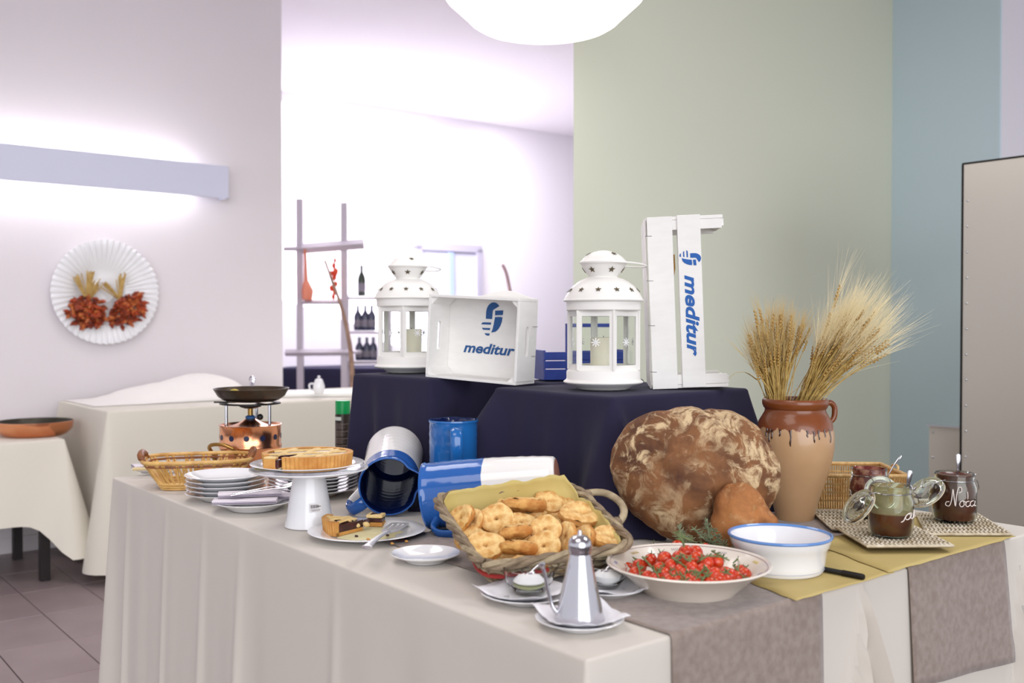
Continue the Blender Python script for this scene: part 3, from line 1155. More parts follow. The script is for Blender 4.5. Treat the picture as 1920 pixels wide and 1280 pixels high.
# ------------------------------------------------------------------ printed emblem, unit: zoom pixels about its middle
def emblem(scale, th=.0006):
    def c(pts):
        return [((x - 1260) * scale, (612 - y) * scale) for x, y in pts]

    def arc(x0, y0, rx, ry, a0, a1, n=10):
        return [(x0 + rx * math.cos(R(a0 + (a1 - a0) * i / n)), y0 - ry * math.sin(R(a0 + (a1 - a0) * i / n))) for i in range(n + 1)]
    dome = [(1201, 612)] + arc(1270, 560, 69, 86, 180, 42, 12) + [(1284, 526), (1268, 534), (1262, 548), (1260, 612)]
    tower = [(1285, 541), (1360, 535), (1358, 576), (1350, 570), (1341, 579), (1332, 571), (1322, 580), (1313, 573), (1303, 582), (1296, 575), (1286, 583)]
    belly = [(1286, 596), (1297, 590), (1305, 597), (1314, 587), (1324, 595), (1334, 586), (1343, 594), (1356, 590)] + [(1352, 628), (1340, 662), (1322, 692), (1298, 713), (1258, 722), (1270, 690), (1278, 650)]
    st = [[(1160, 660), (1166, 648), (1178, 642), (1252, 640), (1251, 658)], [(1168, 688), (1247, 686), (1243, 703), (1180, 703)], [(1194, 731), (1244, 730), (1240, 748), (1222, 750), (1206, 744)]]
    return join(*[mv(extrude_poly([c(p)], th), 0, -th, 0) for p in [dome, tower, belly] + st])


# ------------------------------------------------------------------ stencilled tray crate lying on its long side
cl = P(797, 706.5, H2 + .001)
crr = P(967, 723, H1 + .004)
cx = (crr - cl)
cl_len = cx.length
crate = thing('wooden_crate', 'white wooden tray crate on its side with blue stencilled emblem inside', 'crate', cl, None)
cz = Vector((0, 0, 1))
rot = frame_rot(cx, z=cz)               # x along, y away, z up (tilts with the tops it stands on)
crate.matrix_local = Matrix.Translation(cl + Z * .0006) @ rot.to_4x4()
ROOT[crate.name] = crate.matrix_local.copy()
CL, CD, CH = cl_len, .113, .243
th = .008
nA = 24
arch = [(0, 0), (CL, 0)]
for i in range(nA + 1):
    x = CL * (1 - i / nA)
    q = x / CL
    arch.append((x, CH + .021 * max(0, .5 + .5 * math.cos(max(-1, min(1, (q - .66) / .36)) * math.pi))))
mk('base_panel', mv(extrude_poly([arch], .005), 0, CD - .005, 0), M_wpaint, crate, smooth=False, bev=.0006, seg=1)
mk('side_board', box(CL - .002, CD - .006, th, (CL / 2, (CD - .006) / 2, th / 2)), M_wpaint, crate, smooth=False, bev=.0008, seg=1)
mk('side_board', box(CL - .002, CD - .006, th, (CL / 2, (CD - .006) / 2, CH - th / 2)), M_wpaint, crate, smooth=False, bev=.0008, seg=1)


def slot_board(d, h, slot_l, slot_w, th):
    """board in local x (depth d) and z (height h) with a round-ended slot; thickness along y"""
    o = [(0, 0), (d, 0), (d, h), (0, h)]
    cx_, cz_ = d / 2, h / 2
    r = slot_w / 2
    L = slot_l / 2 - r
    s = [(cx_ + r * math.cos(R(a)), cz_ + L + r * math.sin(R(a))) for a in range(0, 181, 20)] + [(cx_ + r * math.cos(R(a)), cz_ - L + r * math.sin(R(a))) for a in range(180, 361, 20)]
    return extrude_poly([o, s], th)


MZ90 = Matrix.Rotation(math.pi / 2, 4, 'Z')
for x in (th + .0005, CL + .0005):
    mk('end_board', xf(slot_board(CD - .006, CH - 2 * th - .001, .085, .018, th), Matrix.Translation((x, 0, th + .0005)) @ MZ90), M_wpaint, crate, smooth=False, bev=.0006, seg=1)
for x, sgn in ((th, 1), (CL - th, -1)):
    for z0, zs_ in ((th, 1), (CH - th, -1)):
        g_ = extrude_poly([[(0, 0), (sgn * .022, 0), (0, zs_ * .022)]], CD - .014)
        mk('corner_block', mv(g_, x, .006, z0), M_wpaint, crate, smooth=False)
for z0 in (.08, .165):
    mk('wire_staple', tube([(CL + .0018, CD - .03, z0), (CL + .0018, CD + .001, z0 - .001), (CL - .01, CD + .0018, z0 - .001)], .0008, 5), M_steel, crate)
em = emblem(.00036)
mk('emblem', mv(em, CL * .515, CD - .0056, .178), M_bluep, crate, smooth=False)
tw = text_geo('meditur', .031, .174, .26, .028)
mk('lettering', mv(tw, CL * .505 - .003, CD - .0056, .074), M_bluep, crate, smooth=False)

# ------------------------------------------------------------------ slatted crate standing on its end
sb_ = P(1220, 731, H1 + .001)
sb_.y += .02
sb_ = Q(1221, 729.5, sb_.y)
sb_.z = H1 + .0015
ss = sb_.y / F
scx = R(2)
crot = Matrix.Rotation(R(-4), 3, 'Z') @ Matrix.Rotation(R(-2.2), 3, 'Y')
up = thing('slatted_crate', 'white slatted crate standing upright on its end with blue stencilled lettering', 'crate', sb_, crot)
SH = 322 * ss          # standing height
W1 = 47 * ss
GAP = 9 * ss
W2 = 43 * ss
EXT = 45 * ss
SD = .185             # the crate's width goes away from the camera
FULL = W1 + GAP + W2 + EXT
for y0, xo in ((0, 0), (SD - .006, 11 * ss)):
    mk('side_slat', box(W1, .005, SH, (xo + W1 / 2 + .004, y0, SH / 2)), M_wpaint, up, smooth=False, bev=.0008, seg=1)
    mk('side_slat', box(W2, .005, SH, (xo + W1 + GAP + W2 / 2 + .004, y0, SH / 2 + .002)), M_wpaint, up, smooth=False, bev=.0008, seg=1)
for k, y0 in enumerate((.02, .075, .13)):
    mk('base_slat', box(.004, .045, SH - .006 * k, (.0015, y0 + .022, SH / 2)), M_wpaint, up, smooth=False, bev=.0008, seg=1)
for z0, sgn in ((0, 1), (SH, -1)):
    zc = z0 + sgn * .005
    mk('end_board', box(FULL - .006, SD - .014, .009, ((FULL) / 2 + .003, SD / 2 - .003, zc)), M_wpaint, up, smooth=False, bev=.0008, seg=1)
    for y0 in (.006, SD - .016):
        mk('end_rail', box(FULL - .012, .009, .026, (FULL / 2 + .003, y0 + .002, z0 + sgn * .023)), M_wpaint, up, smooth=False, bev=.0008, seg=1)
    mk('lip_board', box(.006, SD - .03, .02, (FULL, SD / 2 - .003, z0 + sgn * .02)), M_wpaint, up, smooth=False, bev=.0008, seg=1)
st_ = []
for z0 in (SH * .89, SH * .63, SH * .37, SH * .1):
    st_.append(tube([(.016, -.003, z0), (-.0012, -.003, z0 + .001), (-.0012, .012, z0 + .001)], .0008, 5))
mk('wire_staples', join(*st_), M_steel, up, kind='stuff')
RY = Matrix.Rotation(math.pi / 2, 4, 'Y')
xm = W1 + GAP + W2 / 2 + .004
mk('emblem', mv(xf(emblem(.000205), RY), xm + .001, -.0028, SH * .755), M_bluepb, up, smooth=False)
mk('lettering', mv(xf(text_geo('meditur', .036, 152 * ss, .26, .03), RY), xm - .0165, -.0028, SH * .42), M_bluepb, up, smooth=False)
lf = Q(1257, 476, sb_.y + .12)
leafp = [(0, 0), (.012, -.002), (.015, -.04), (.010, -.075), (.004, -.105), (-.001, -.12), (-.006, -.08), (-.010, -.04), (-.008, -.01)]
tag(mk('dried_leaf', extrude_poly([leafp], .003), mat('tan_leaf', (186, 140, 62), .7, col2=(160, 116, 48), scale=30), loc=Vector((lf.x, lf.y, lf.z)), rot=Matrix.Rotation(R(8), 3, 'X'), smooth=False), 'tan dried leaf seen through the gap of the upright crate', 'leaf')

# ------------------------------------------------------------------ blue crate behind the lantern
M_bluewood = mat('blue_painted_wood', (44, 70, 158), .45, col2=(36, 58, 140), scale=20, bump=.05, bscale=100)
bp = P(1013, 709, H1)
yb = B3.y + .09
q0 = Q(1020, 709, yb)
s3 = yb / F
bc = thing('blue_crate', 'blue painted open crate behind the white lantern', 'crate', (q0.x, q0.y, H1), R(14))
BL_ = 168 * s3
zz0 = .002
mk('bottom_board', box(BL_, .13, .008, (BL_ / 2, .07, zz0 + .004)), M_bluewood, bc, smooth=False, bev=.001)
for z0, z1 in ((0.001, .034), (.036, .060), (.062, .088)):
    mk('front_slat', box(BL_, .007, z1 - z0 - .001, (BL_ / 2, 0, zz0 + (z0 + z1) / 2)), M_bluewood, bc, smooth=False, bev=.001)
    mk('back_slat', box(BL_ * .58, .007, z1 - z0 - .001, (BL_ * .70, .14, zz0 + (z0 + z1) / 2)), M_bluewood, bc, smooth=False, bev=.001)
for x in (BL_ * .42, BL_ * .985):
    mk('corner_post', box(.014, .014, .168, (x, .127, zz0 + .092)), M_bluewood, bc, smooth=False, bev=.001)
mk('top_rail', box(BL_ * .58, .01, .012, (BL_ * .70, .127, zz0 + .170)), M_bluewood, bc, smooth=False, bev=.001)
for x in (.004, BL_ - .004):
    mk('end_slat', box(.007, .125, .085, (x, .07, zz0 + .05)), M_bluewood, bc, smooth=False, bev=.001)

# ------------------------------------------------------------------ blue and white jugs
M_glaze = split_mat('jug_glaze', (236, 234, 232), (36, 92, 166), .215, .05, 9, rough=.12, coat=.5)
M_glaze2 = split_mat('jug_glaze_short', (232, 234, 236), (32, 100, 168), .126, .008, 6, rough=.12, coat=.5)
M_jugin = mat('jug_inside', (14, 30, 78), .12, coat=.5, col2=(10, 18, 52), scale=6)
M_terra = mat('raw_clay', (150, 100, 84), .8)


def make_jug(label, loc, rot, Lg, r0, r1, glaze, spout_a, handle_a=0, glaze_in=M_jugin, hlow=.3, hhigh=.9, hout=.055):
    t = thing('jug', label, 'jug', loc, rot, 'blue and white glazed jugs')

    def warp(p, a):
        k = max(0, (p.z - Lg * .86) / (Lg * .14)) ** 1.5
        d = (a - spout_a + math.pi) % (2 * math.pi) - math.pi
        g = math.exp(-(d / .26) ** 2) - .35 * math.exp(-((abs(d) - .55) / .22) ** 2)
        s = 1 + .20 * k * g
        return Vector((p.x * s, p.y * s, p.z))
    outp = [(0, .002), (r0 * .9, .0), (r0 * .98, .004), (r0, .012)] + [(r0 + (r1 - r0) * math.sin(q * math.pi / 2) ** .8 + .0006 * math.sin(q * 60), .012 + (Lg - .02) * q) for q in [i / 22 for i in range(1, 23)]] + [(r1 + .0025, Lg - .004), (r1 + .0015, Lg)]
    inp = [(r1 - .0025, Lg), (r1 - .005, Lg - .004)] + [(r0 - .006 + (r1 - r0) * q + .0009 * math.sin(q * 75), .012 + (Lg - .02) * q) for q in [i / 22 for i in range(21, 0, -1)]] + [(r0 * .8, .009), (0, .008)]
    mk('body', lathe(outp + inp[:1], 72, warp), glaze, t)
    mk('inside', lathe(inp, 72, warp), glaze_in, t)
    mk('foot', lathe([(0, -.0005), (r0 * .88, -.0005), (r0 * .9, .003), (0, .003)], 48), M_terra, t)
    e = Vector((math.cos(handle_a), math.sin(handle_a), 0))
    pts = [e * (r1 - .003) + Z * Lg * hhigh, e * (r1 + .02) + Z * Lg * (hhigh + .02), e * (r1 + hout) + Z * Lg * (hhigh - .04), e * (r1 + hout + .003) + Z * Lg * (hhigh - .2), e * (r1 + hout * .62) + Z * Lg * (hlow + .12), e * (r0 + .002) + Z * Lg * hlow]
    mk('handle', tube(smooth_path(pts, 7), [.0165] * 36, 12, flat=.42, ref=e), glaze, t)
    return t


# tipped jug with its mouth to the front
mc = Q(729, 912, 2.56)
rc = Q(740, 851, 2.84)
ax = (mc - rc).normalized()
hx = Vector((-.80, -.1, -.60))
jr = zrot(ax, hx)
LJ = .30
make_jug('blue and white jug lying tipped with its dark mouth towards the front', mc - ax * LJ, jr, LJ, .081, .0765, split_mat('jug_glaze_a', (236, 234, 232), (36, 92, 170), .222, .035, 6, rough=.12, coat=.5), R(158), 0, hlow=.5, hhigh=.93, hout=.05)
# upright jug
jb = Q(850, 786, 2.66)
make_jug('blue and white jug standing upright between the draped risers', (jb.x, jb.y, T + .003), R(-82), jb.z - T - .003, .061, .0645, M_glaze2, R(180), 0, hlow=.40, hhigh=.9, hout=.038)
# jug lying across
ma = Q(801, 929, 2.42)
ra = Q(1046, 904, 2.37)
ax3 = (ma - ra).normalized()
LJ3 = (ma - ra).length
jr3 = zrot(ax3, Vector((.0, -.75, -.66)))
make_jug('blue and white jug lying crosswise behind the bread basket', ra, jr3, LJ3, .064, .080, split_mat('jug_glaze_c', (238, 236, 232), (40, 96, 172), LJ3 * .52, .018, 8, rough=.12, coat=.5), R(180), 0, hlow=.5, hhigh=.9, hout=.04)

# ------------------------------------------------------------------ plates
def plate_prof(r, h=.02, well=.62, th=.004):
    return [(0, .0015), (r * .5, .0015), (r * .54, 0), (r * .57, .0), (r * .6, .003), (r * .72, h * .45), (r * .97, h - .002), (r, h), (r * .985, h + .001), (r * .72, h * .45 + th), (r * .62, .003 + th * .8), (0, .0015 + th * .8)]


def plate(label, loc, r, h=.02, rot=None, group=None, name='plate', m=None):
    return tag(mk(name, lathe(plate_prof(r, h), 56), m or M_porc, loc=loc, rot=rot), label, 'plate', group)


def at(px, py, h=0):
    return P(px, py, T + h)


# first stack, five plates
pb = at(423, 936)
pr = 73.5 * pb.y / F
onames = ['lowest plate', 'second plate from below', 'middle plate', 'second plate from above', 'topmost plate']
for i in range(5):
    plate(onames[i] + ' in the stack of five white plates beside the cane basket', (pb.x + rng.uniform(-.002, .002), pb.y, T + .002 + i * .0125), pr, .022, None, 'stack of five plates')
# second stack behind the cake stand
pb2 = at(588, 928)
pr2 = 84 * pb2.y / F
nn = ['lowest', 'second from below', 'third from below', 'fourth from below', 'fifth from below', 'fourth from above', 'third from above', 'second from above', 'topmost']
for i in range(9):
    plate(nn[i] + ' white plate in the tall stack behind the cake stand', (pb2.x + rng.uniform(-.002, .002), pb2.y, T + .0045 + i * .0098), pr2, .02, None, 'tall stack of plates')
tag(mk('kraft_sheet', box(.2, .2, .0015, (0, 0, .0008)), mat('kraft_paper', (186, 146, 116), .8), loc=(pb2.x - .07, pb2.y - .01, T + .0018), rot=Matrix.Rotation(YAW, 3, 'Z'), smooth=False), 'brown kraft sheet under the tall plate stack', 'paper')

# napkin plate with forks
npl = at(476, 955)
rN = 76 * npl.y / F
plate('white plate carrying folded napkins and forks', (npl.x, npl.y, T + .002), rN, .024)
M_napkin = mat('napkin', (222, 214, 222), .85, bump=.05, bscale=120)
M_napedge = mat('napkin_edge', (110, 98, 124), .8)


def napkin(label, loc, rz, L=.15, W=.05, group=None, tilt=0):
    t = thing('napkin', label, 'napkin', loc, Matrix.Rotation(rz, 3, 'Z') @ Matrix.Rotation(tilt, 3, 'Y'), group)
    vs, fs = [], []
    for k in range(3):
        z = .0035 * k
        sec = [(-W / 2, z), (-W / 2 + .004, z + .003), (W / 2 - .003, z + .0025), (W / 2, z + .001), (W / 2 - .003, z), (0, z)]
        b = len(vs)
        for s in range(7):
            x = -L / 2 + L * s / 6
            for (y, zz) in sec:
                vs.append(Vector((x + .002 * noise.noise(Vector((y * 40, k, rz))), y, zz + .0012 * noise.noise(Vector((x * 30, y * 30, k))) + .001)))
        for s in range(6):
            for j in range(6):
                fs.append((b + s * 6 + j, b + s * 6 + (j + 1) % 6, b + (s + 1) * 6 + (j + 1) % 6, b + (s + 1) * 6 + j))
        fs.append(tuple(range(b, b + 6)))
        fs.append(tuple(range(b + 36, b + 42))[::-1])
    mk('folded_layers', (vs, fs), M_napkin, t)
    mk('hem', join(tube([(-L / 2, -W / 2, .004), (L / 2, -W / 2, .0042)], .0009, 4), tube([(-L / 2 - .0005, W / 2, .008), (-L / 2 - .0005, -W / 2, .008)], .0009, 4)), M_napedge, t)
    return t


for k, (dx, dy, rz) in enumerate(((-.012, -.04, 8), (-.01, -.0, 14), (.012, .034, 4))):
    napkin(('front', 'middle', 'rear')[k] + ' folded napkin on the fork plate', (npl.x + dx, npl.y + dy, T + .0255 + .0125 * (k == 1)), R(rz), .165, .055, 'napkins on the fork plate')


def fork(label, loc, rot, group=None, L=.17):
    t = thing('fork', label, 'fork', loc, rot, group)
    mk('fork_handle', tube(smooth_path([(-L / 2, 0, .002), (-L * .3, 0, .003), (L * .1, 0, .004), (L * .24, 0, .002)], 5), [.006, .006, .0055, .005, .0045, .004, .0036, .0034, .0032, .003, .003, .003, .0032, .0036, .005, .007], 8, flat=.3, ref=(0, 0, 1)), M_steel, t)
    for k in range(4):
        y = (k - 1.5) * .0042
        mk('tine', tube(smooth_path([(L * .23, y * .8, .002), (L * .36, y, .001), (L * .5, y, .007)], 4), [.0016] * 5 + [.0013] * 3 + [.0007], 6), M_steel, t)
    return t


for k in range(3):
    fork(('nearest', 'middle', 'farthest')[k] + ' fork lying with tines out on the napkins', (npl.x + .03, npl.y - .022 + .019 * k, T + .053 + .003 * (k % 2)), Matrix.Rotation(R(24 + 4 * k), 3, 'Z') @ Matrix.Rotation(R(-5), 3, 'Y'), 'forks on the napkin plate')

# plate with a napkin at the far end of the table
fp = at(290, 886)
plate('white plate under a napkin behind the cane basket at the table end', (fp.x, fp.y, T + .002), .075, .016)
napkin('loosely folded napkin on the plate at the table end', (fp.x - .01, fp.y, T + .0195), R(30), .12, .07)
wsa, wsb = at(249, 879, .03), at(300, 878, .03)
tag(mk('wooden_stick', tube([wsa, wsb + Vector((.05, 0, 0))], .0055, 8), mat('pale_wood', (216, 196, 150), .6), world=True), 'pale wooden stick resting over the plate at the table end', 'stick')

# ------------------------------------------------------------------ copper burner with black pan
bn = at(470, 886)
s_ = bn.y / F
RB = 56 * s_
HB = 90 * s_
bu = thing('copper_burner', 'copper table burner with round air holes and a brass side handle', 'burner', (bn.x, bn.y, T + .0025))
mk('drum', lathe([(0, 0), (RB, 0), (RB, HB * .5), (RB * 1.03, HB * .53), (RB * 1.03, HB * .57), (RB, HB * .6), (RB, HB * .97), (RB * 1.03, HB), (RB * .97, HB * 1.005), (RB * .93, HB * .97), (RB * .6, HB * .98), (RB * .3, HB * 1.06), (RB * .12, HB * 1.14), (0, HB * 1.15)], 64), M_copper, bu)
M_hole = mat('dark_blue_hole', (20, 28, 66), .4)
for k in range(12):
    a = 2 * math.pi * (k + .25) / 12
    g_ = lathe([(0, .0006), (5.2 * s_, .0006), (5.2 * s_, -.002)], 16)
    m = zrot(Vector((math.cos(a), math.sin(a), 0)), Z).to_4x4()
    m.translation = Vector((math.cos(a), math.sin(a), 0)) * RB + Z * HB * .76
    mk('air_hole', xf(g_, m), M_hole, bu)
zt = (886 - 757) * s_ - .0
mk('stem', tube([(0, 0, HB * 1.1), (0, 0, zt * .72), (0, 0, zt * .95)], [.012, .009, .009], 12), M_brass, bu)
mk('collar', lathe([(.0, HB * 1.12), (.016, HB * 1.12), (.017, HB * 1.16), (.010, HB * 1.19), (0, HB * 1.19)], 20), M_bluep, bu)
mk('burner_head', lathe([(0, zt * .93), (.02, zt * .93), (.036, zt * .955), (.034, zt * .965), (0, zt * .97)], 28), M_dark, bu)
mk('valve_arm', tube([(.006, 0, zt * .78), (.028, -.004, zt * .8)], .0025, 6), M_steel, bu)
mk('valve_knob', ball(.0105, 14, 10, c=(.034, -.005, zt * .805)), M_black, bu)
for a in (-150, -25, 90):
    e = Vector((math.cos(R(a)), math.sin(R(a)), 0)) * RB * .8
    mk('post', tube([e + Z * HB * .97, e + Z * zt], .0055, 10), M_steel, bu)
mk('trivet_ring', lathe([(RB * .78, zt), (RB * 1.0, zt - .001), (RB * 1.0, zt + .0025), (RB * .78, zt + .003)], 48, closed=True), M_dark, bu)
for a in (180, 60, -50):
    e = Vector((math.cos(R(a)), math.sin(R(a)), 0))
    mk('pan_support', tube([e * RB * .5 + Z * (zt + .004), e * RB * 1.22 + Z * (zt + .004)], .0026, 6), M_dark, bu)
hpts = [(-.075, -.085, HB * .42), (-.085, -.105, HB * .58), (-.07, -.122, HB * .66), (-.03, -.13, HB * .66), (.0, -.125, HB * .56), (.005, -.102, HB * .38)]
hpts = [(x * 1.0 - .022, y, z) for x, y, z in hpts]
mk('side_handle', tube(smooth_path(hpts, 6), .0062, 10), M_brass, bu)
for k in (0, -1):
    mk('handle_lug', ball(.011, 10, 8, (1, .6, 1.3), (hpts[k][0], hpts[k][1] + .006, hpts[k][2] - .006)), M_brass, bu)
bp_ = thing('black_pan', 'black frying pan with food scraps on the copper burner', 'pan', (bn.x + .004, bn.y, T + .0025 + zt + .0075))
RP = 69.5 * s_
hp = .044
mk('pan_body', lathe([(0, 0), (RP * .6, 0), (RP * .72, .004), (RP * .88, .018), (RP * .985, hp - .004), (RP, hp), (RP * .98, hp), (RP * .86, .019), (RP * .7, .0065), (0, .0045)], 56), mat('pan_black', (58, 54, 48), .3, metal=.6, col2=(82, 68, 54), scale=14), bp_)
mk('pan_handle', tube(smooth_path([(-RP * .24, RP * .94, hp - .006), (-RP * .30, RP * 1.2, hp + .006), (-RP * .42, RP * 1.7, hp + .012), (-RP * .5, RP * 2.0, hp + .013)], 5), [.007] * 4 + [.009] * 8 + [.011] * 4, 10), M_steel, bp_)
mk('hanging_loop', ball(.013, 12, 8, (1, .5, 1.1), (-RP * .5, RP * 2.0, hp + .016)), M_steel, bp_)
scr = thing('food_scraps', 'yellow green food scraps left in the black pan', 'food', (bn.x + .004, bn.y, T + .0025 + zt + .0125))
for k, (x, y) in enumerate(((-.07, -.02), (-.06, .02), (.03, .03), (.045, .01), (.02, .05))):
    mk('scrap', ball(.014, 8, 6, (1.5, 1, .9), (x, y, .020 if abs(x) > .05 else .012), .4, 60), mat('scrap_yellow', (188, 168, 62), .6) if k % 2 else mat('scrap_orange', (196, 128, 50), .6), scr)

# spray can and glass behind the tart
cn = at(643, 868)
s_ = cn.y / F
can = thing('spray_can', 'tall black labelled spray can with green cap', 'can', (cn.x, cn.y, T + .0015))
hc = (868 - 751) * s_
rc_ = 14.3 * s_
mk('can_body', lathe([(0, 0), (rc_ * .95, 0), (rc_, .004), (rc_, hc * .775), (rc_ * .9, hc * .8), (0, hc * .8)], 32), mat('can_black', (52, 44, 40), .35, metal=.3), can)
mk('cap', lathe([(0, hc * .79), (rc_ * .97, hc * .79), (rc_ * .97, hc * .985), (rc_ * .9, hc), (0, hc)], 32), mat('green_plastic', (0, 148, 76), .35), can)


def cyl_patch(r, a0, a1, z0, z1, n=10):
    v, f = [], []
    for i in range(n + 1):
        a = a0 + (a1 - a0) * i / n
        for z in (z0, z1):
            v.append(Vector((r * math.cos(a), r * math.sin(a), z)))
    for i in range(n):
        f.append((2 * i, 2 * i + 2, 2 * i + 3, 2 * i + 1))
    return v, f


mk('label_patch', cyl_patch(rc_ + .0006, R(-160), R(-92), hc * .69, hc * .745), mat('pale_mint', (206, 216, 206), .6), can)
M_fine = mat('fine_print', (142, 128, 120), .6)
for k in range(5):
    mk('print_block', join(cyl_patch(rc_ + .0006, R(-165), R(-40), hc * (.63 - .115 * k), hc * (.636 - .115 * k)), *[cyl_patch(rc_ + .0006, R(-158), R(-60 - 20 * (j % 2)), hc * (.61 - .018 * j - .115 * k), hc * (.614 - .018 * j - .115 * k)) for j in range(4)]), M_fine, can)
gl = at(664, 866)
tag(mk('drinking_glass', lathe([(0, 0), (.026, 0), (.030, .003), (.033, .075), (.0322, .0755), (.029, .006), (0, .005)], 32), M_glass, loc=(gl.x, gl.y, T + .0015)), 'clear drinking glass behind the tart on the stand', 'glass')

# ------------------------------------------------------------------ cane basket at the table end
cb = at(372, 911)
cs = cb.y / F
M_cane = mat('cane', (222, 180, 108), .45, col2=(190, 142, 74), scale=30, coat=.2)
M_caned = mat('dark_cane', (150, 92, 48), .45, col2=(120, 70, 36), scale=30)
bk_ = thing('cane_basket', 'honey coloured cane basket with flared sides and wooden grips', 'basket', (cb.x, cb.y, T + .0015), R(14))
bx, by, tx_, ty_, hb = 64 * cs, .075, 97 * cs, .115, 52 * cs


def rr(x, y, q):
    """rounded rectangle point at q in 0..1"""
    a = 2 * math.pi * q
    c, s = math.cos(a), math.sin(a)
    p = 4
    k = (abs(c) ** p + abs(s) ** p) ** (-1 / p)
    return Vector((x * k * c, y * k * s, 0))


def ringpath(h, n=64):
    t = h / hb
    return [rr(bx + (tx_ - bx) * t, by + (ty_ - by) * t, i / n) + Z * h for i in range(n)]


mk('base', join(*[box(bx * 2 * (1 - .2 * abs(k) / 6), .011, .004, (0, k * .0118, .003)) for k in range(-6, 7)]), M_cane, bk_, smooth=False)
for h in (.003, .010, .018):
    mk('bottom_band', tube(ringpath(h), .0042, 6, closed=True), M_cane, bk_)
mk('rim', tube(ringpath(hb), .0062, 8, closed=True), M_cane, bk_)
mk('rim_band', tube(ringpath(hb - .012), .004, 6, closed=True), M_caned, bk_)
ns = 76
for k in range(ns):
    q = (k + (.25 if k % 2 else -.0)) / ns
    a = rr(bx, by, q) + Z * .004
    c = rr(tx_, ty_, q + .012 * (1 if k % 4 < 2 else -1)) + Z * hb
    b = (a + c) / 2 + Vector((0, 0, -.003))
    mk('cane_stake', tube([a, b, c], .0034, 5), M_cane, bk_)
for sx in (-1, 1):
    mk('grip', tube(smooth_path([(sx * tx_ * .96, -.055, hb), (sx * (tx_ + .004), -.04, hb + .016), (sx * (tx_ + .005), 0, hb + .021), (sx * (tx_ + .004), .04, hb + .016), (sx * tx_ * .96, .055, hb)], 5), [.007] * 3 + [.0105] * 15 + [.007] * 3, 10), M_caned, bk_)
mk('dark_panel', box(.018, .004, hb * .75, (.025, -by - .012, hb * .42), Matrix.Rotation(R(28), 3, 'X')), M_caned, bk_, smooth=False)
for k, (x, y) in enumerate(((.07, .02), (.02, .035), (.085, -.02))):
    c_ = Matrix.Rotation(R(14), 3, 'Z') @ Vector((x, y, 0))
    rl = thing('bread_roll', ('golden bread roll nearest the rim end in the cane basket', 'golden bread roll in the middle of the cane basket', 'golden bread roll low at the front of the cane basket')[k], 'bread', (cb.x + c_.x, cb.y + c_.y, T + .0095), None, 'rolls in the cane basket')
    mk('crust', ball(.030, 18, 12, (1.2, .95, .8), (0, 0, .0235), .08, 40), mat('roll_crust', (206, 142, 88), .6, col2=(180, 110, 62), scale=22), rl)
    mk('score', tube([(-.02, 0, .0475), (0, .002, .0485), (.02, 0, .0475)], .0022, 5), mat('roll_crumb', (232, 204, 158), .7), rl)

# ------------------------------------------------------------------ cake stand, its plate and the tart
ck = at(580, 986)
s_ = ck.y / F
hs = (986 - 886) * s_
stand = thing('cake_stand', 'white cake stand on a tall conical foot', 'stand', (ck.x, ck.y, T + .0015))
RS = 110 * s_
M_stand = mat('white_glaze_stand', (232, 232, 234), .18, coat=.4)
mk('foot', lathe([(0, .002), (45 * s_, 0), (46 * s_, .002), (44 * s_, .010), (29.5 * s_, hs - .004), (0, hs - .004)], 56), M_stand, stand)
mk('top_disk', lathe([(0, hs - .004), (RS * .4, hs - .004), (RS * .9, hs + .004), (RS, hs + .010), (RS, hs + .012), (RS * .98, hs + .0125), (RS * .86, hs + .008), (0, hs + .004)], 64), M_stand, stand)
# sticker, on the foot towards the camera
stk_a = R(-62)
slope = math.atan2(45 * s_ - 29.5 * s_, hs)
sm_ = Matrix((Vector((-math.sin(stk_a), math.cos(stk_a), 0)), Vector((math.cos(stk_a), math.sin(stk_a), 0)) * math.cos(slope) + Z * math.sin(slope), -Vector((math.cos(stk_a), math.sin(stk_a), 0)) * math.sin(slope) + Z * math.cos(slope))).transposed()
rz_ = 45 * s_ + (29.5 - 45) * s_ * .40
sm4 = sm_.to_4x4()
sm4.translation = Vector((math.cos(stk_a), math.sin(stk_a), 0)) * (rz_ + .0012) + Z * hs * .40
stk = mk('price_sticker', xf(box(.030, .0004, .021), sm4), mat('sticker', (226, 222, 222), .7), stand, smooth=False)
bars = []
x = -.0115
for k in range(14):
    w = (.0008, .0005, .0012, .0005)[k % 4]
    bars.append(box(w, .0003, .008, (x, .0004, .003)))
    x += w + .0007
for k in range(5):
    bars.append(box(.0012, .0003, .003, (.005 + k * .0018, .0004, .003)))
for k in range(2):
    bars.append(box(.024 - .004 * k, .0003, .0009, (0, .0004, -.0045 - .003 * k)))
mk('barcode', xf(join(*bars), sm4), mat('ink', (70, 66, 68), .7), stk, smooth=False)
tpz = T + .0015 + hs + .0085
tplate = plate('white plate holding the lattice tart on the cake stand', (ck.x - .005, ck.y + .005, tpz), 106 * s_, .016)

M_crust = mat('tart_crust', (214, 162, 90), .7, col2=(190, 130, 62), scale=24, bump=.2, bscale=140)
M_crumb = mat('tart_lattice', (232, 206, 150), .75, col2=(214, 178, 112), scale=30, bump=.2, bscale=140)
M_jam = mat('dark_jam', (44, 22, 24), .3, col2=(74, 30, 34), scale=50, coat=.3, bump=.3, bscale=90)


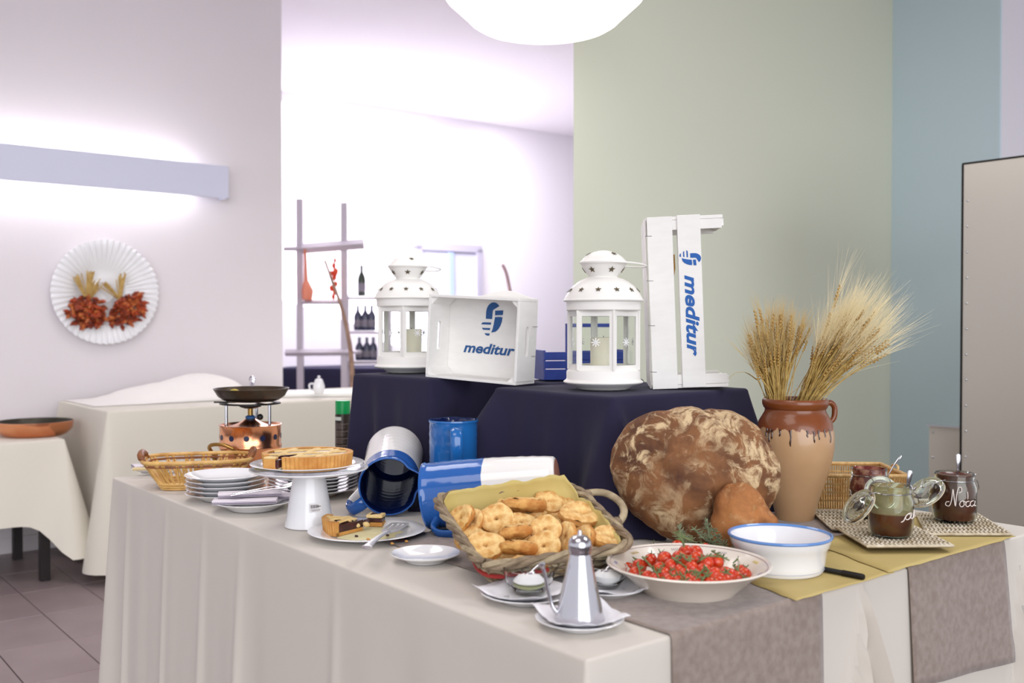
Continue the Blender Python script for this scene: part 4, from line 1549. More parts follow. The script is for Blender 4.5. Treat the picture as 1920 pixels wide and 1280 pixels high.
def sector(r0, r1, a0, a1, z0, z1, n=40, flute_n=0, fl=0):
    """solid ring/disc sector"""
    v, f = [], []
    for i in range(n + 1):
        a = a0 + (a1 - a0) * i / n
        k = 1 + (fl * abs(math.sin(a * flute_n / 2)) if flute_n else 0)
        for r, z in ((r0, z0), (r1 * (k - .04 if flute_n else 1), z0), (r1 * k, z1), (r0, z1)):
            v.append(Vector((r * math.cos(a), r * math.sin(a), z)))
    for i in range(n):
        for j in range(4):
            f.append((4 * i + j, 4 * i + (j + 1) % 4, 4 * i + 4 + (j + 1) % 4, 4 * i + 4 + j))
    f.append((0, 1, 2, 3))
    f.append((4 * n + 3, 4 * n + 2, 4 * n + 1, 4 * n))
    return v, f


RT = 82 * s_
tart = thing('jam_tart', 'round dark jam tart with pale lattice and a missing wedge on the cake stand', 'tart', (ck.x - .004, ck.y + .004, tpz + .0062))
A0, A1 = R(-112), R(213)
mk('crust_base', sector(.0005, RT * .97, A0, A1, 0, .010, 64), M_crust, tart)
mk('crust_wall', sector(RT * .90, RT, A0, A1, .0, .036, 240, 60, .035), M_crust, tart)
mk('jam_filling', sector(.0005, RT * .905, A0, A1, .010, .0315, 64), M_jam, tart)
la_ = []
for dirn in (R(20), R(82)):
    for k in range(-1, 2):
        off = k * RT * .52 + .006
        half = math.sqrt(max(0, (RT * .9) ** 2 - off ** 2))
        if half < .02:
            continue
        d = Vector((math.cos(dirn), math.sin(dirn), 0))
        nrm = Vector((-d.y, d.x, 0))
        pts = []
        for i in range(13):
            q = -half + 2 * half * i / 12
            p = nrm * off + d * q
            a = math.atan2(p.y, p.x) % (2 * math.pi)
            inside = not (R(213) < a < R(248)) or p.length < .004
            pts.append((p + Z * (.0318 + .002 * noise.noise(p * 60)), inside))
        run = []
        for p, ok in pts + [(None, False)]:
            if ok:
                run.append(p)
            else:
                if len(run) > 2:
                    mk('lattice_strip', tube(run, [.0098 + .005 * noise.noise(q * 50) for q in run], 7, flat=.36, ref=(0, 0, 1)), M_crumb, tart)
                run = []
# slice of pastry still lying in front on that plate
ps_ = P(515, 872, tpz + .012)
slc = thing('tart_slice', 'narrow cut slice of jam tart lying at the front of the cake stand plate', 'tart', (ck.x - .072, ck.y - .092, tpz + .0118), R(-12))
mk('slice_crust', box(.032, .022, .026, (0, 0, .0135)), M_crust, slc, smooth=False, bev=.003)
mk('slice_jam', box(.010, .019, .020, (.0185, .0, .015)), M_jam, slc, smooth=False, bev=.002)
mk('slice_top', box(.030, .020, .005, (0, 0, .0285)), M_crumb, slc, smooth=False, bev=.002)
pd_ = thing('paper_doily', 'pale cream paper scrap beside the cut tart slice', 'paper', (ck.x - .09, ck.y - .05, tpz + .0075))
mk('paper', lathe([(0, 0), (.03, .0), (.034, .001), (.03, .0008), (0, .0006)], 24), mat('cream_paper', (226, 216, 172), .8), pd_)

# ------------------------------------------------------------------ plate with the tart remains
tp = at(688, 1006)
s_ = tp.y / F
RR_ = 110 * s_
plate('large white plate with tart remains in front of the tipped jug', (tp.x, tp.y, T + .0015), RR_, .017)
dz = T + .0015 + .0048
tag(mk('paper_doily', mv(lathe([(0, 0), (.094, 0), (.096, .0006), (.0, .0008)], 48, lambda p, a: Vector((p.x * (1 + .02 * math.sin(a * 7)), p.y * .82, p.z + .0002 * math.sin(a * 5)))), 0, 0, 0), mat('cream_paper2', (226, 220, 178), .85, col2=(214, 204, 156), scale=14), loc=(tp.x + .012, tp.y + .002, dz + .0006)), 'cream greaseproof paper under the tart remains', 'paper')
bs_ = P(629, 1005, T + .012)
hs2 = thing('tart_piece', 'large leftover piece of jam tart on the white plate', 'tart', (P(682, 1000, T).x, P(682, 1000, T).y, dz + .0022), 0)
aw = (R(160), R(236))
RT2 = .096
mk('crust_base', sector(.002, RT2 * .97, *aw, 0, .008, 30), M_crust, hs2)
mk('crust_wall', sector(RT2 * .87, RT2, *aw, 0, .033, 90, 60, .035), M_crust, hs2)
mk('jam_filling', sector(.002, RT2 * .88, *aw, .008, .025, 30), M_jam, hs2)
for k, (a0, r0, a1, r1) in enumerate(((165, .35, 200, .9), (185, .2, 228, .85), (163, .62, 190, .95), (228, .4, 190, .75), (215, .25, 170, .55), (161, .93, 198, .93), (200, .93, 235, .93))):
    p0 = Vector((math.cos(R(a0)), math.sin(R(a0)), 0)) * RT2 * r0 + Z * .0275
    p1 = Vector((math.cos(R(a1)), math.sin(R(a1)), 0)) * RT2 * r1 + Z * .0285
    mk('lattice_strip', tube([p0, (p0 + p1) / 2 + Z * .003, p1], [.0055, .007, .0055], 7, flat=.5, ref=(0, 0, 1)), M_crumb, hs2)
for k in range(4):
    a = R(20 + 14 * k)
    mk('jam_crumble', ball(.008, 8, 6, (1.2, 1, .8), (-.008 + .014 * math.cos(k * 2.1), .012 * math.sin(k * 2.5) - .002, .014 + .004 * (k % 2)), .3, 90), M_jam if k % 2 else M_crumb, hs2)
sq_ = P(705, 985, T + .008)
sqr = thing('tart_square', 'small square bite of jam tart at the back of the white plate', 'tart', (sq_.x, sq_.y, dz + .0024), R(-8))
mk('pastry_base', box(.040, .034, .010, (0, 0, .005)), M_crust, sqr, smooth=False, bev=.002)
mk('jam_layer', box(.038, .032, .009, (0, 0, .0145)), M_jam, sqr, smooth=False, bev=.002)
mk('jam_top', box(.024, .026, .006, (-.003, 0, .0245)), M_jam, sqr, smooth=False, bev=.002)
for (x, y, w, d, q) in ((-.017, 0, .007, .034, 0), (.014, 0, .012, .034, 0), (0, -.0145, .030, .006, 0), (.002, -.006, .02, .007, 40)):
    mk('lattice_strip', box(w, d, .008, (x, y, .0245), Matrix.Rotation(R(q), 3, 'Z')), M_crumb, sqr, smooth=False, bev=.002)
# cake server
c0, c1 = P(688, 1026, T + .045), P(750, 980, T + .022)
dv = (c1 - c0)
sv = thing('cake_server', 'steel cake server with slotted blade lying over the tart remains', 'server', c0, frame_rot(dv, z=Z))
L_ = dv.length
mk('server_handle', tube(smooth_path([(0, 0, 0), (L_ * .04, 0, .002), (L_ * .3, 0, .004), (L_ * .58, 0, .001)], 6), [.0105, .0115, .0115, .011, .0105, .010, .0092, .009, .0085, .008, .0078, .0075, .0072, .007, .0065, .0065, .007, .007, .008], 10, flat=.42, ref=(0, 0, 1)), M_satin, sv)
bl_o = [(L_ * .55, -.006), (L_ * .66, -.020), (L_ * .98, -.023), (L_ * 1.02, -.018), (L_ * 1.02, .018), (L_ * .98, .023), (L_ * .66, .020), (L_ * .55, .006)]
sl = [[(L_ * x0, y0), (L_ * x1, y0 + .001), (L_ * x1, y0 + .006), (L_ * x0, y0 + .005)] for x0, x1, y0 in ((.72, .94, -.015), (.70, .96, -.003), (.72, .94, .009))]
mk('slotted_blade', xf(extrude_poly([bl_o] + sl, .0014), Matrix.Rotation(-math.pi / 2, 4, 'X') @ Matrix.Scale(1, 4)), M_satin, sv, smooth=False)
sm1 = P(740, 1014, T + .0085)  # dark streaks lying on the paper, sharing the tart filling's material
tag(mk('dark_streaks', join(*[tube(smooth_path([(-.032 + .004 * k, -.010 + .005 * k, .0016), (0, -.004 + .0045 * k, .002), (.030 - .002 * k, .004 + .004 * k, .0016)], 5), [.0005, .0012, .0022, .0028, .003, .003, .003, .0026, .002, .0012, .0005], 6, flat=.5, ref=(0, 0, 1)) for k in range(4)]), M_jam, loc=(sm1.x, sm1.y, dz + .0014)), 'dark streaks on the cream paper beside the cake server', 'jam')
for k, (px, py) in enumerate(((726, 1004), (668, 1006), (748, 1030), (735, 1020), (762, 1016), (690, 1012))):
    c = P(px, py, dz + .002)
    _lab = ('dark crumb beside the bitten tart square', 'dark crumb beside the large tart piece', 'golden crumb at the front rim of the cream paper', 'golden crumb next to the dark streaks', 'golden crumb beyond the dark streaks', 'golden crumb in the middle of the cream paper')[k]
    tag(mk('crumb', ball(.0035, 7, 5, (1.3, 1, .8), (0, 0, .0024), .3, 200), M_jam if k in (0, 1) else M_crust, loc=(c.x, c.y, dz + .0014)), _lab, 'crumb', 'crumbs on the cream paper')

# empty saucer
se = at(798, 1052)
plate('empty white saucer between the tart plate and the bread basket', (se.x, se.y, T + .0015), 65 * se.y / F, .017, name='saucer')

# ------------------------------------------------------------------ saucers with glass bowls
M_tissue = mat('paper_napkin', (236, 234, 238), .9, bump=.2, bscale=50)


def tissue(label, loc, w, rz, seed):
    vs, fs = [], []
    n = 14
    for i in range(n + 1):
        for j in range(n + 1):
            x, y = (i / n - .5) * w, (j / n - .5) * w
            r = math.hypot(x, y)
            z = max(0, (r - w * .26)) * .42 + .004 * noise.noise(Vector((x * 40, y * 40, seed))) * (r / w * 2) + .001
            vs.append(Matrix.Rotation(rz, 3, 'Z') @ Vector((x, y, max(z, .0006))))
    for i in range(n):
        for j in range(n):
            k = i * (n + 1) + j
            fs.append((k, k + n + 1, k + n + 2, k + 1))
    return tag(mk('paper_napkin', (vs, fs), M_tissue, loc=loc, solid=.0006), label, 'napkin')


def spoon(label, tip, end, group=None, w=.012, m=None, flip=1):
    """spoon with its bowl at tip and handle end at end"""
    d = end - tip
    L = d.length
    t = thing('spoon', label, 'spoon', tip, frame_rot(d, z=(Z if abs(d.normalized().z) < .95 else Vector((0, -1, 0)))), group)
    mk('spoon_handle', tube(smooth_path([(L * .2, 0, 0), (L * .5, 0, .002), (L * .8, 0, .003), (L, 0, 0)], 5), [.0024, .0022, .0022, .0024, .0026, .0028, .003, .0033, .0037, .0042, .0048, .0054, .0058, .006, .0058, .0045], 10, flat=.35, ref=(0, 0, 1)), m or M_steel, t)
    mk('spoon_bowl', xf(ball(w, 14, 10, (1.6, 1, .32)), Matrix.Translation((L * .12, 0, -.001))), m or M_steel, t)
    return t


def glass_bowl(label, loc, r, h):
    return tag(mk('glass_bowl', lathe([(0, 0), (r * .55, 0), (r * .6, .003), (r * .93, h * .5), (r, h - .002), (r, h), (r - .003, h), (r * .88, h * .5), (r * .5, .006), (0, .005)], 48), mat('bowl_glass', (250, 252, 252), .02, trans=1, ior=1.18), loc=loc), label, 'bowl')


sA = at(988, 1125)
plate('white saucer under the glass bowl of green sauce', (sA.x, sA.y, T + .0015), 88 * sA.y / F, .016, name='saucer')
tissue('white paper napkin under the glass bowl of green sauce', (sA.x - .008, sA.y - .004, T + .0065), .13, R(50), 3)
glass_bowl('small glass bowl of pale green sauce', (sA.x + .004, sA.y + .012, T + .0105), .047, .045)
tag(mk('green_sauce', lathe([(0, .0), (.021, .0), (.026, .004), (.029, .009), (.02, .0105), (0, .010)], 32), mat('green_sauce', (196, 200, 150), .3, coat=.3, bump=.2, bscale=60), loc=(sA.x + .004, sA.y + .012, T + .0172)), 'pale green sauce in the bottom of the glass bowl', 'sauce')
tag(mk('salt_mound', lathe([(0, .0005), (.025, .0005), (.0295, .004), (.022, .012), (.01, .017), (0, .018)], 24), mat('salt', (238, 236, 236), .8, bump=.4, bscale=120), loc=(sA.x + .004, sA.y + .012, T + .0285)), 'white creamy topping on the green sauce', 'sauce')
spoon('teaspoon standing in the glass bowl of green sauce', Vector((sA.x + .0, sA.y + .008, T + .045)), Q(1017, 1058, sA.y + .035), 'spoons in the small glass bowls', .009)

sB = at(1140, 1114)
plate('white saucer under the glass bowl of salt behind the oil can', (sB.x, sB.y, T + .0015), 70 * sB.y / F, .015, name='saucer')
tissue('white paper napkin under the glass bowl of salt', (sB.x + .010, sB.y - .005, T + .0065), .115, R(15), 5)
glass_bowl('small glass bowl of white salt behind the oil can', (sB.x + .0, sB.y + .015, T + .0105), .038, .04)
tag(mk('salt', lathe([(0, .0), (.017, .0), (.024, .008), (.027, .016), (.018, .022), (0, .025)], 28), mat('salt', (238, 236, 236), .8), loc=(sB.x, sB.y + .015, T + .0172)), 'white salt heaped in the glass bowl behind the oil can', 'salt')
spoon('teaspoon standing in the glass bowl of salt', Vector((sB.x - .008, sB.y + .01, T + .04)), Q(1146, 1062, sB.y + .02), 'spoons in the small glass bowls', .008)

# ------------------------------------------------------------------ oil can
oc = at(1087, 1174)
s_ = oc.y / F
plate('white saucer under the steel oil can', (oc.x, oc.y, T + .0015), 84 * s_, .015, name='saucer')
tissue('crumpled white paper napkin under the steel oil can', (oc.x, oc.y, T + .0065), .125, R(20), 8)
oz = T + .0095
oil = thing('oil_can', 'brushed steel oil can with thin spout at the table corner', 'oil can', (oc.x, oc.y, oz))
mk('can_body', lathe([(0, 0), (46 * s_, 0), (47 * s_, .002), (46.5 * s_, .006), (21 * s_, 122 * s_), (20 * s_, 128 * s_), (0, 128 * s_)], 56), M_steel, oil)
mk('lid', lathe([(0, 127 * s_), (20.5 * s_, 127 * s_), (20.5 * s_, 131 * s_), (22 * s_, 134 * s_), (23 * s_, 143 * s_), (21 * s_, 153 * s_), (14 * s_, 160 * s_), (4.5 * s_, 162.5 * s_), (4.2 * s_, 168 * s_), (3 * s_, 171 * s_), (0, 171.5 * s_)], 40), M_steel, oil)
spp = [(-40 * s_, -.004, 14 * s_), (-52 * s_, -.006, 30 * s_), (-60 * s_, -.007, 60 * s_), (-66 * s_, -.008, 90 * s_), (-72 * s_, -.009, 112 * s_)]
mk('spout', tube(smooth_path(spp, 6), [6.5 * s_ - 3 * s_ * min(1, i / 8) + (2.6 * s_ if i > 21 else 0) for i in range(25)], 12), M_steel, oil)
mk('side_tube', tube(smooth_path([(36 * s_, .012, 18 * s_), (40 * s_, .016, 22 * s_)], 2), [.004, .004, .004], 8), M_steel, oil)

# ------------------------------------------------------------------ cream bowl of cherry tomatoes on the vine
tb = at(1290, 1108)
s_ = tb.y / F
RB_ = 154 * s_
M_cream = mat('cream_ceramic', (230, 220, 206), .2, coat=.4)
bowl = thing('tomato_bowl', 'wide cream ceramic bowl with faint painted rim, heaped with cherry tomatoes', 'bowl', (tb.x, tb.y, T + .0025))
hB = .052
mk('bowl_body', lathe([(0, .003), (RB_ * .5, .003), (RB_ * .52, 0), (RB_ * .58, 0), (RB_ * .6, .005), (RB_ * .72, .022), (RB_ * .8, .033), (RB_ * .98, hB - .002), (RB_, hB), (RB_ * .985, hB + .003), (RB_ * .8, .038), (RB_ * .68, .024), (RB_ * .5, .009), (0, .008)], 80), M_cream, bowl)
mk('rim_line', lathe([(RB_ * .945, hB - .0005), (RB_ * .952, hB + .0002), (RB_ * .945, hB + .0006)], 80), mat('faded_mauve', (176, 150, 160), .4), bowl)
for k in range(9):
    a = R(10 + 40 * k)
    e = Vector((math.cos(a), math.sin(a), 0))
    tgt = Vector((-e.y, e.x, 0))
    rr_ = RB_ * .885
    m_ = mat('painted_motif', ((150, 144, 160), (196, 170, 110))[0], .4) if k % 3 else mat('painted_motif_yellow', (206, 184, 104), .4)
    mk('painted_motif', join(*[tube([e * rr_ + tgt * (.004 * j) - e * .004 + Z * .0453, e * rr_ + tgt * (.004 * j + .002) + e * .004 + Z * .0477], .0006, 4) for j in range(-2, 3)]), m_, bowl)
M_tom = mat('tomato_red', (196, 42, 20), .25, coat=.3, col2=(208, 78, 32), scale=1.6)
M_vine = mat('vine_green', (92, 108, 62), .6, col2=(118, 128, 84), scale=40)
tproto = None
HZ = T + .0025


def heap(x, y):
    r = math.hypot(x - tb.x, (y - tb.y)) / (RB_ * .72)
    return HZ + .022 + .042 * max(0, 1 - r * r)


def hit(px, py, f, z_hi=T + .12, lift=0):
    d = ray(px, py)
    t0 = (z_hi - H) / d.z
    t1 = (T - H) / d.z
    for i in range(400):
        t = t0 + (t1 - t0) * i / 400
        p = d * t + Vector((0, 0, H))
        if p.z <= f(p.x, p.y) + lift:
            return p
    return p


def zt3(x, y):
    return 1110 + x / 4, 960 + y / 4


rows_t = [
    ('top', [(640, 255), (845, 275)]),
    ('rear', [(460, 285), (575, 308), (703, 302), (775, 305), (990, 328)]),
    ('upper', [(310, 345), (440, 362), (478, 325), (545, 350), (655, 345), (785, 345), (858, 380), (932, 372), (1088, 392)]),
    ('middle', [(270, 425), (355, 408), (510, 425), (597, 407), (665, 436), (718, 372), (745, 418), (835, 440), (920, 465), (1000, 465), (1118, 448)]),
    ('lower', [(330, 465), (420, 490), (540, 467), (620, 480), (700, 470), (772, 478), (960, 505), (1030, 478), (1085, 494), (870, 495), (1140, 470)]),
    ('front', [(480, 500), (580, 520), (650, 528), (780, 525), (720, 512), (880, 535), (1000, 520), (940, 530)]),
]
ordn = ['first', 'second', 'third', 'fourth', 'fifth', 'sixth', 'seventh', 'eighth', 'ninth', 'tenth', 'eleventh']
tpos = []


def make_tomato(loc, r, label, rot):
    global tproto
    if tproto is None:
        t = thing('cherry_tomato', label, 'tomato', loc, rot, 'cherry tomatoes in the cream bowl')
        mk('fruit', lathe([(0, -.95)] + [(math.sin(math.pi * i / 12) * (1 if i < 8 else .99), -math.cos(math.pi * i / 12) * .97) for i in range(1, 12)] + [(0, .86)], 20), M_tom, t)
        ca = []
        for k in range(5):
            a = 2 * math.pi * k / 5
            e = Vector((math.cos(a), math.sin(a), 0))
            ca.append(tube([e * .05 + Z * .93, e * .4 + Z * .98, e * .72 + Z * (.88 + .2 * (k % 2))], [.1, .11, .02], 5, flat=.4))
        ca.append(tube([(0, 0, .88), (.06, .02, 1.25), (.2, .05, 1.5)], .07, 6))
        mk('calyx', join(*ca), M_vine, t)
        tproto = t
        M = Matrix.Translation(Vector(loc)) @ rot.to_4x4() @ Matrix.Scale(r, 4)
        t.matrix_local = M
        ROOT[t.name] = M
        return t
    return dup(tproto, loc, rot, label, r)


for rn, pts in rows_t:
    pts = sorted(pts)
    for k, (x, y) in enumerate(pts):
        px, py = zt3(x, y)
        c = hit(px, py, heap, lift=.004)
        if rn == 'top':
            c = hit(px, py, lambda a, b: heap(a, b) + .012)
        r = rng.uniform(.0130, .0148)
        rot = Euler((rng.uniform(-2.0, 1.0), rng.uniform(-1.2, 1.2), rng.uniform(0, 6))).to_matrix()
        which = {'top': 'stray cherry tomato raised on top of the pile', 'rear': 'in the rear row of the pile', 'upper': 'in the second row from the rear', 'middle': 'in the middle row of the pile', 'lower': 'in the second row from the front', 'front': 'in the front row of the pile'}[rn]
        if rn == 'top':
            lab = ('highest cherry tomato sticking up beside a vine stem' if k == 0 else 'high cherry tomato on top next to the big loaf side')
        else:
            lab = 'red cherry tomato, ' + ordn[k] + ' from the basket side ' + which
        make_tomato(c, r, lab, rot)
        tpos.append((c, r))
# supporting lower layer is hidden; vines thread between the fruit
vl = [('green vine stem arching over the basket side of the tomatoes', [(330, 350), (345, 400), (360, 450), (355, 480)], [(380, 335), (420, 380), (470, 440), (505, 495)]),
      ('green vine stem lying across the middle of the tomatoes', [(600, 340), (650, 375), (705, 420), (690, 500)], [(690, 320), (700, 350), (745, 372)]),
      ('green vine stem along the front of the tomatoes', [(540, 515), (600, 480), (660, 470), (705, 490)], [(620, 520), (680, 520), (720, 500)]),
      ('dark vine tangle at the loaf side of the tomatoes', [(810, 360), (870, 330), (960, 335), (1030, 360)], [(900, 290), (930, 310), (1000, 345)]),
      ('green vine stem drooping at the far end of the tomatoes', [(1060, 395), (1095, 440), (1135, 490), (1150, 500)], [(1100, 320), (1095, 345), (1060, 380)]),
      ('dark vine knot in the lower front of the tomatoes', [(800, 470), (840, 430), (880, 440), (870, 490)], [(820, 520), (850, 480), (890, 470)]),
      ('thin vine stem curling up from the highest tomato', [(690, 260), (680, 215), (640, 165), (610, 150)], [(650, 165), (700, 195), (750, 210)])]
for k, (lab, a, b) in enumerate(vl):
    t = None
    for q, path in enumerate((a, b)):
        pp = []
        for (x, y) in path:
            p_ = hit(*zt3(x, y), heap, lift=.018)
            pp.append(p_)
        if k == 6:
            pp = [Q(*zt3(x, y), hit(*zt3(690, 262), heap, lift=.02).y + .002) for x, y in path]
        if t is None:
            t = thing('tomato_vine', lab, 'vine', pp[0], None, None)
        sp_ = smooth_path(pp, 6)
        mk('stem' if q == 0 else 'side_stem', tube(sp_, [.0022 - .0008 * i / len(sp_) for i in range(len(sp_))], 6), M_vine, t, world=True)
        for i in range(2, len(sp_) - 1, 4):
            d = Vector((rng.uniform(-1, 1), rng.uniform(-1, .3), rng.uniform(.2, 1))).normalized() * rng.uniform(.008, .014)
            mk('sepal', tube([sp_[i], sp_[i] + d * .6 + Z * .001, sp_[i] + d], [.0012, .0018, .0004], 5), M_vine, t, world=True)

# ------------------------------------------------------------------ white bowl with blue rim
wb = at(1462, 1072)
s_ = wb.y / F
M_bluerim = mat('blue_rim', (96, 142, 206), .2, coat=.4)
wbt = thing('white_bowl', 'deep white bowl with blue rim on yellow paper', 'bowl', (wb.x, wb.y, T + .0062))
mk('bowl_body', lathe([(0, .003), (70 * s_, .003), (73 * s_, 0), (77 * s_, 0), (80 * s_, .005), (82 * s_, 15.8 * s_), (86 * s_, 43.5 * s_), (90 * s_, 47.4 * s_), (94.5 * s_, 63.2 * s_), (92 * s_, 64.0 * s_), (82 * s_, 44.2 * s_), (76 * s_, 14.2 * s_), (68 * s_, 6.3 * s_), (0, 5.5 * s_)], 72), M_porc, wbt)
mk('blue_rim', lathe([(92 * s_, 63.6 * s_), (94.6 * s_, 62.4 * s_), (96.5 * s_, 64.8 * s_), (96 * s_, 67.5 * s_), (93 * s_, 67.9 * s_), (90.5 * s_, 65.6 * s_), (91 * s_, 63.6 * s_)], 72, closed=True), M_bluerim, wbt)
mk('foot_line', lathe([(80.4 * s_, 6.3 * s_), (81.2 * s_, 7.1 * s_), (80.8 * s_, 7.9 * s_)], 72), mat('grey_line', (190, 194, 206), .3), wbt)
tag(mk('leftover_cream', lathe([(0, .0), (60 * s_, .0), (66 * s_, .003), (40 * s_, .005), (0, .004)], 40), mat('cream_dressing', (240, 234, 230), .25, coat=.4), loc=(wb.x, wb.y, T + .0062 + 6.6 * s_)), 'white creamy dressing in the blue rimmed bowl', 'sauce')

# ------------------------------------------------------------------ bread ring basket
rim = [Vector(), Vector(), Vector(), Vector()]
BLc = P(903, 1074, T + .045)
BRc = P(1192, 1032, T + .062)
ex = (BRc - BLc)
side = Vector((-ex.y, ex.x, 0)).normalized()
back = (side * .285 + Vector((-.015, 0, .085)))
TLc = BLc + back
TRc = BRc + back * .92 + Vector((-.004, 0, .0))
cen = (BLc + BRc + TLc + TRc) / 4
nB = ex.cross(back).normalized()
rb = frame_rot(ex, z=nB)
M_willow = mat('grey_willow', (146, 128, 104), .75, col2=(112, 94, 74), scale=40, stretch=(1, 1, 3), bump=.2, bscale=120)
M_willow2 = mat('pale_willow', (176, 160, 130), .7, col2=(140, 122, 96), scale=40)


def rquad(q, k=1.0, cr=.16):
    """point q in 0..1 around the rim quad, rounded corners, shrunk by k about the centre"""
    c = [BLc, BRc, TRc, TLc]
    x = q * 4
    i = int(x) % 4
    f = x - int(x)
    a, b = c[i], c[(i + 1) % 4]
    if f < cr:
        z = c[i - 1]
        p1, p2 = a + (z - a) * cr, a + (b - a) * cr
        t = .5 + .5 * f / cr
    elif f > 1 - cr:
        z = c[(i + 2) % 4]
        p1, p2 = b + (a - b) * cr, b + (z - b) * cr
        t = .5 * (f - (1 - cr)) / cr
        a = b
    else:
        return cen + (a + (b - a) * f - cen) * k
    p = p1 * (1 - t) ** 2 + a * 2 * t * (1 - t) + p2 * t * t
    return cen + (p - cen) * k


DEP = .056


def wall_pt(q, h):
    """h 0 at the bottom .. 1 at the rim"""
    return rquad(q, .80 + .20 * h) - nB * DEP * (1 - h)


low = min(wall_pt(i / 40, 0).z for i in range(40))
shift = T + .012 - low
for c_ in (BLc, BRc, TLc, TRc):
    c_.z += shift
cen.z += shift
bb = thing('willow_basket', 'grey willow basket with bent stick handle, tilted and full of bread rings', 'basket', cen - nB * DEP, rb)
NP = 72
for k in range(7):
    h = k / 6.5
    pts = [wall_pt(i / NP, h) + nB * .0018 * math.sin(i * 2.0 + k * math.pi) for i in range(NP)]
    mk('woven_rod', tube(pts, .0042, 6, closed=True), M_willow if k % 2 else M_willow2, bb, world=True)
for k in range(32):
    q = k / 32
    mk('stake', tube([wall_pt(q, 0) * 1, wall_pt(q, .5) + (wall_pt(q, .5) - cen) * .018, wall_pt(q, 1)], .0032, 5), M_willow, bb, world=True)
for k in range(3):
    pts = [wall_pt(i / 144, 1.0) + nB * .006 * math.sin(i * .42 + k * 2.1) + (wall_pt(i / 144, 1) - cen).normalized() * .006 * math.cos(i * .42 + k * 2.1) for i in range(144)]
    mk('rim_twist', tube(pts, .0058, 6, closed=True), M_willow if k else M_willow2, bb, world=True)
bot = [wall_pt(i / 40, 0) for i in range(40)]
mk('basket_floor', (bot + [p - nB * .004 for p in bot], [tuple(range(40)), tuple(range(40, 80))[::-1]] + [(i, (i + 1) % 40, 40 + (i + 1) % 40, 40 + i) for i in range(40)]), M_willow, bb, world=True, smooth=False)
M_redw = mat('red_ribbon', (168, 52, 48), .6)
mk('red_band', tube([wall_pt(i / NP, .45) + (wall_pt(i / NP, .45) - cen) * .035 for i in range(-5, 9)], .0045, 6), M_redw, bb, world=True)
# bent handle at the right end
h0, h1 = wall_pt(.452, 1), wall_pt(.335, 1)
outw = (BRc + TRc - BLc - TLc).normalized()
hp_ = [h0 - outw * .004, h0 + outw * .02 + nB * .006, h0 * .82 + h1 * .18 + outw * .040 + nB * .012, h0 * .5 + h1 * .5 + outw * .048 + nB * .012, h0 * .2 + h1 * .8 + outw * .038 + nB * .008, h1 + outw * .012, h1 - outw * .004]
mk('stick_handle', tube(smooth_path(hp_, 6), .0078, 10), M_willow2, bb, world=True)
for hh in (h0, h1):
    mk('handle_binding', join(*[tube([hh + outw * (.004 + .003 * j) + Vector((0, 0, .011)), hh + outw * (.004 + .003 * j) + Vector((.006, -.008, -.004)), hh + outw * (.004 + .003 * j) + Vector((.002, .008, -.010))], .003, 6, closed=True) for j in range(4)] + [ball(.0125, 10, 8, (1, 1, 1), hh + outw * .008, .1, 60)]), M_willow, bb, world=True)
# paper liner: walls of yellow paper inside the basket, higher at the back
vs, fs = [], []
NL, ML = 96, 7
for i in range(NL):
    q = i / NL
    up_ = .10 if .5 < q < .78 else (.06 if .25 < q < .55 else .02)
    bk_w = max(0, min(1, (q - .46) / .05)) * max(0, min(1, (.80 - q) / .05))
    rt_w = max(0, min(1, (q - .30) / .05)) * max(0, min(1, (.46 - q) / .05))
    hmax = .98 + .62 * bk_w * (1 - .6 * max(0, min(1, (q - .54) / .22))) + .22 * rt_w + .10 * noise.noise(Vector((q * 40, 0, 0))) * (bk_w + rt_w + .2)
    for j in range(ML + 1):
        h = .06 + (hmax - .06) * j / ML
        hh = min(h, 1)
        p = rquad(q, .77 + .175 * hh - .02 * max(0, h - 1)) - nB * DEP * (1 - h)
        p = p + nB * .003 * noise.noise(Vector((q * 60, h * 4, 3))) + (p - cen).normalized() * (.004 * noise.noise(Vector((q * 50, h * 5, 7))) - .003)
        vs.append(p)
for i in range(NL):
    for j in range(ML):
        a, b = i * (ML + 1) + j, ((i + 1) % NL) * (ML + 1) + j
        fs.append((a, b, b + 1, a + 1))
fs.append(tuple(i * (ML + 1) for i in range(NL))[::-1])
tag(mk('paper_liner', (vs, fs), mat('liner_paper', (214, 196, 128), .75, col2=(206, 186, 114), scale=12, translucent=.15, bump=.15, bscale=40), world=True, solid=.0005), 'yellow paper lining the willow bread basket, standing up behind', 'paper')

# bread rings
M_fri = mat('toasted_bread', (226, 178, 106), .8, col2=(190, 126, 62), scale=1.5, bump=.5, bscale=6)
M_fri2 = mat('toasted_crumb', (240, 206, 142), .85, col2=(208, 154, 86), scale=2.2, bump=.7, bscale=7)


def fri_mesh(seed, oval):
    prof_c = [(.10, .10), (.45, .0), (.86, .07), (1.0, .30), (.97, .52)]
    prof_t = [(.97, .52), (.86, .62), (.68, .66), (.45, .63), (.25, .58), (.12, .50), (.06, .30)]

    def w(p, a):
        k = 1 + .12 * noise.noise(Vector((math.cos(a) * .8, math.sin(a) * .8, seed))) + .05 * noise.noise(Vector((p.x * 3, p.y * 3, p.z * 3 + seed)))
        return Vector((p.x * k * oval, p.y * k, p.z + .13 * noise.noise(Vector((p.x * 1.8, p.y * 1.8, seed + 4))) + .09 * noise.noise(Vector((p.x * 9, p.y * 9, seed)))))
    return lathe(prof_c, 26, w), lathe(prof_t + [(.10, .10)], 30, w)


fpro = []
for k in range(3):
    t = thing('bread_ring', 'x', 'bread', (0, 0, 0), None, 'halved bread rings in the willow basket')
    c_, t_ = fri_mesh(k * 7.3, (1.0, 1.15, 1.35)[k])
    mk('crust', c_, M_fri, t)
    mk('cut_face', t_, M_fri2, t)
    fpro.append(t)
used = [False] * 3


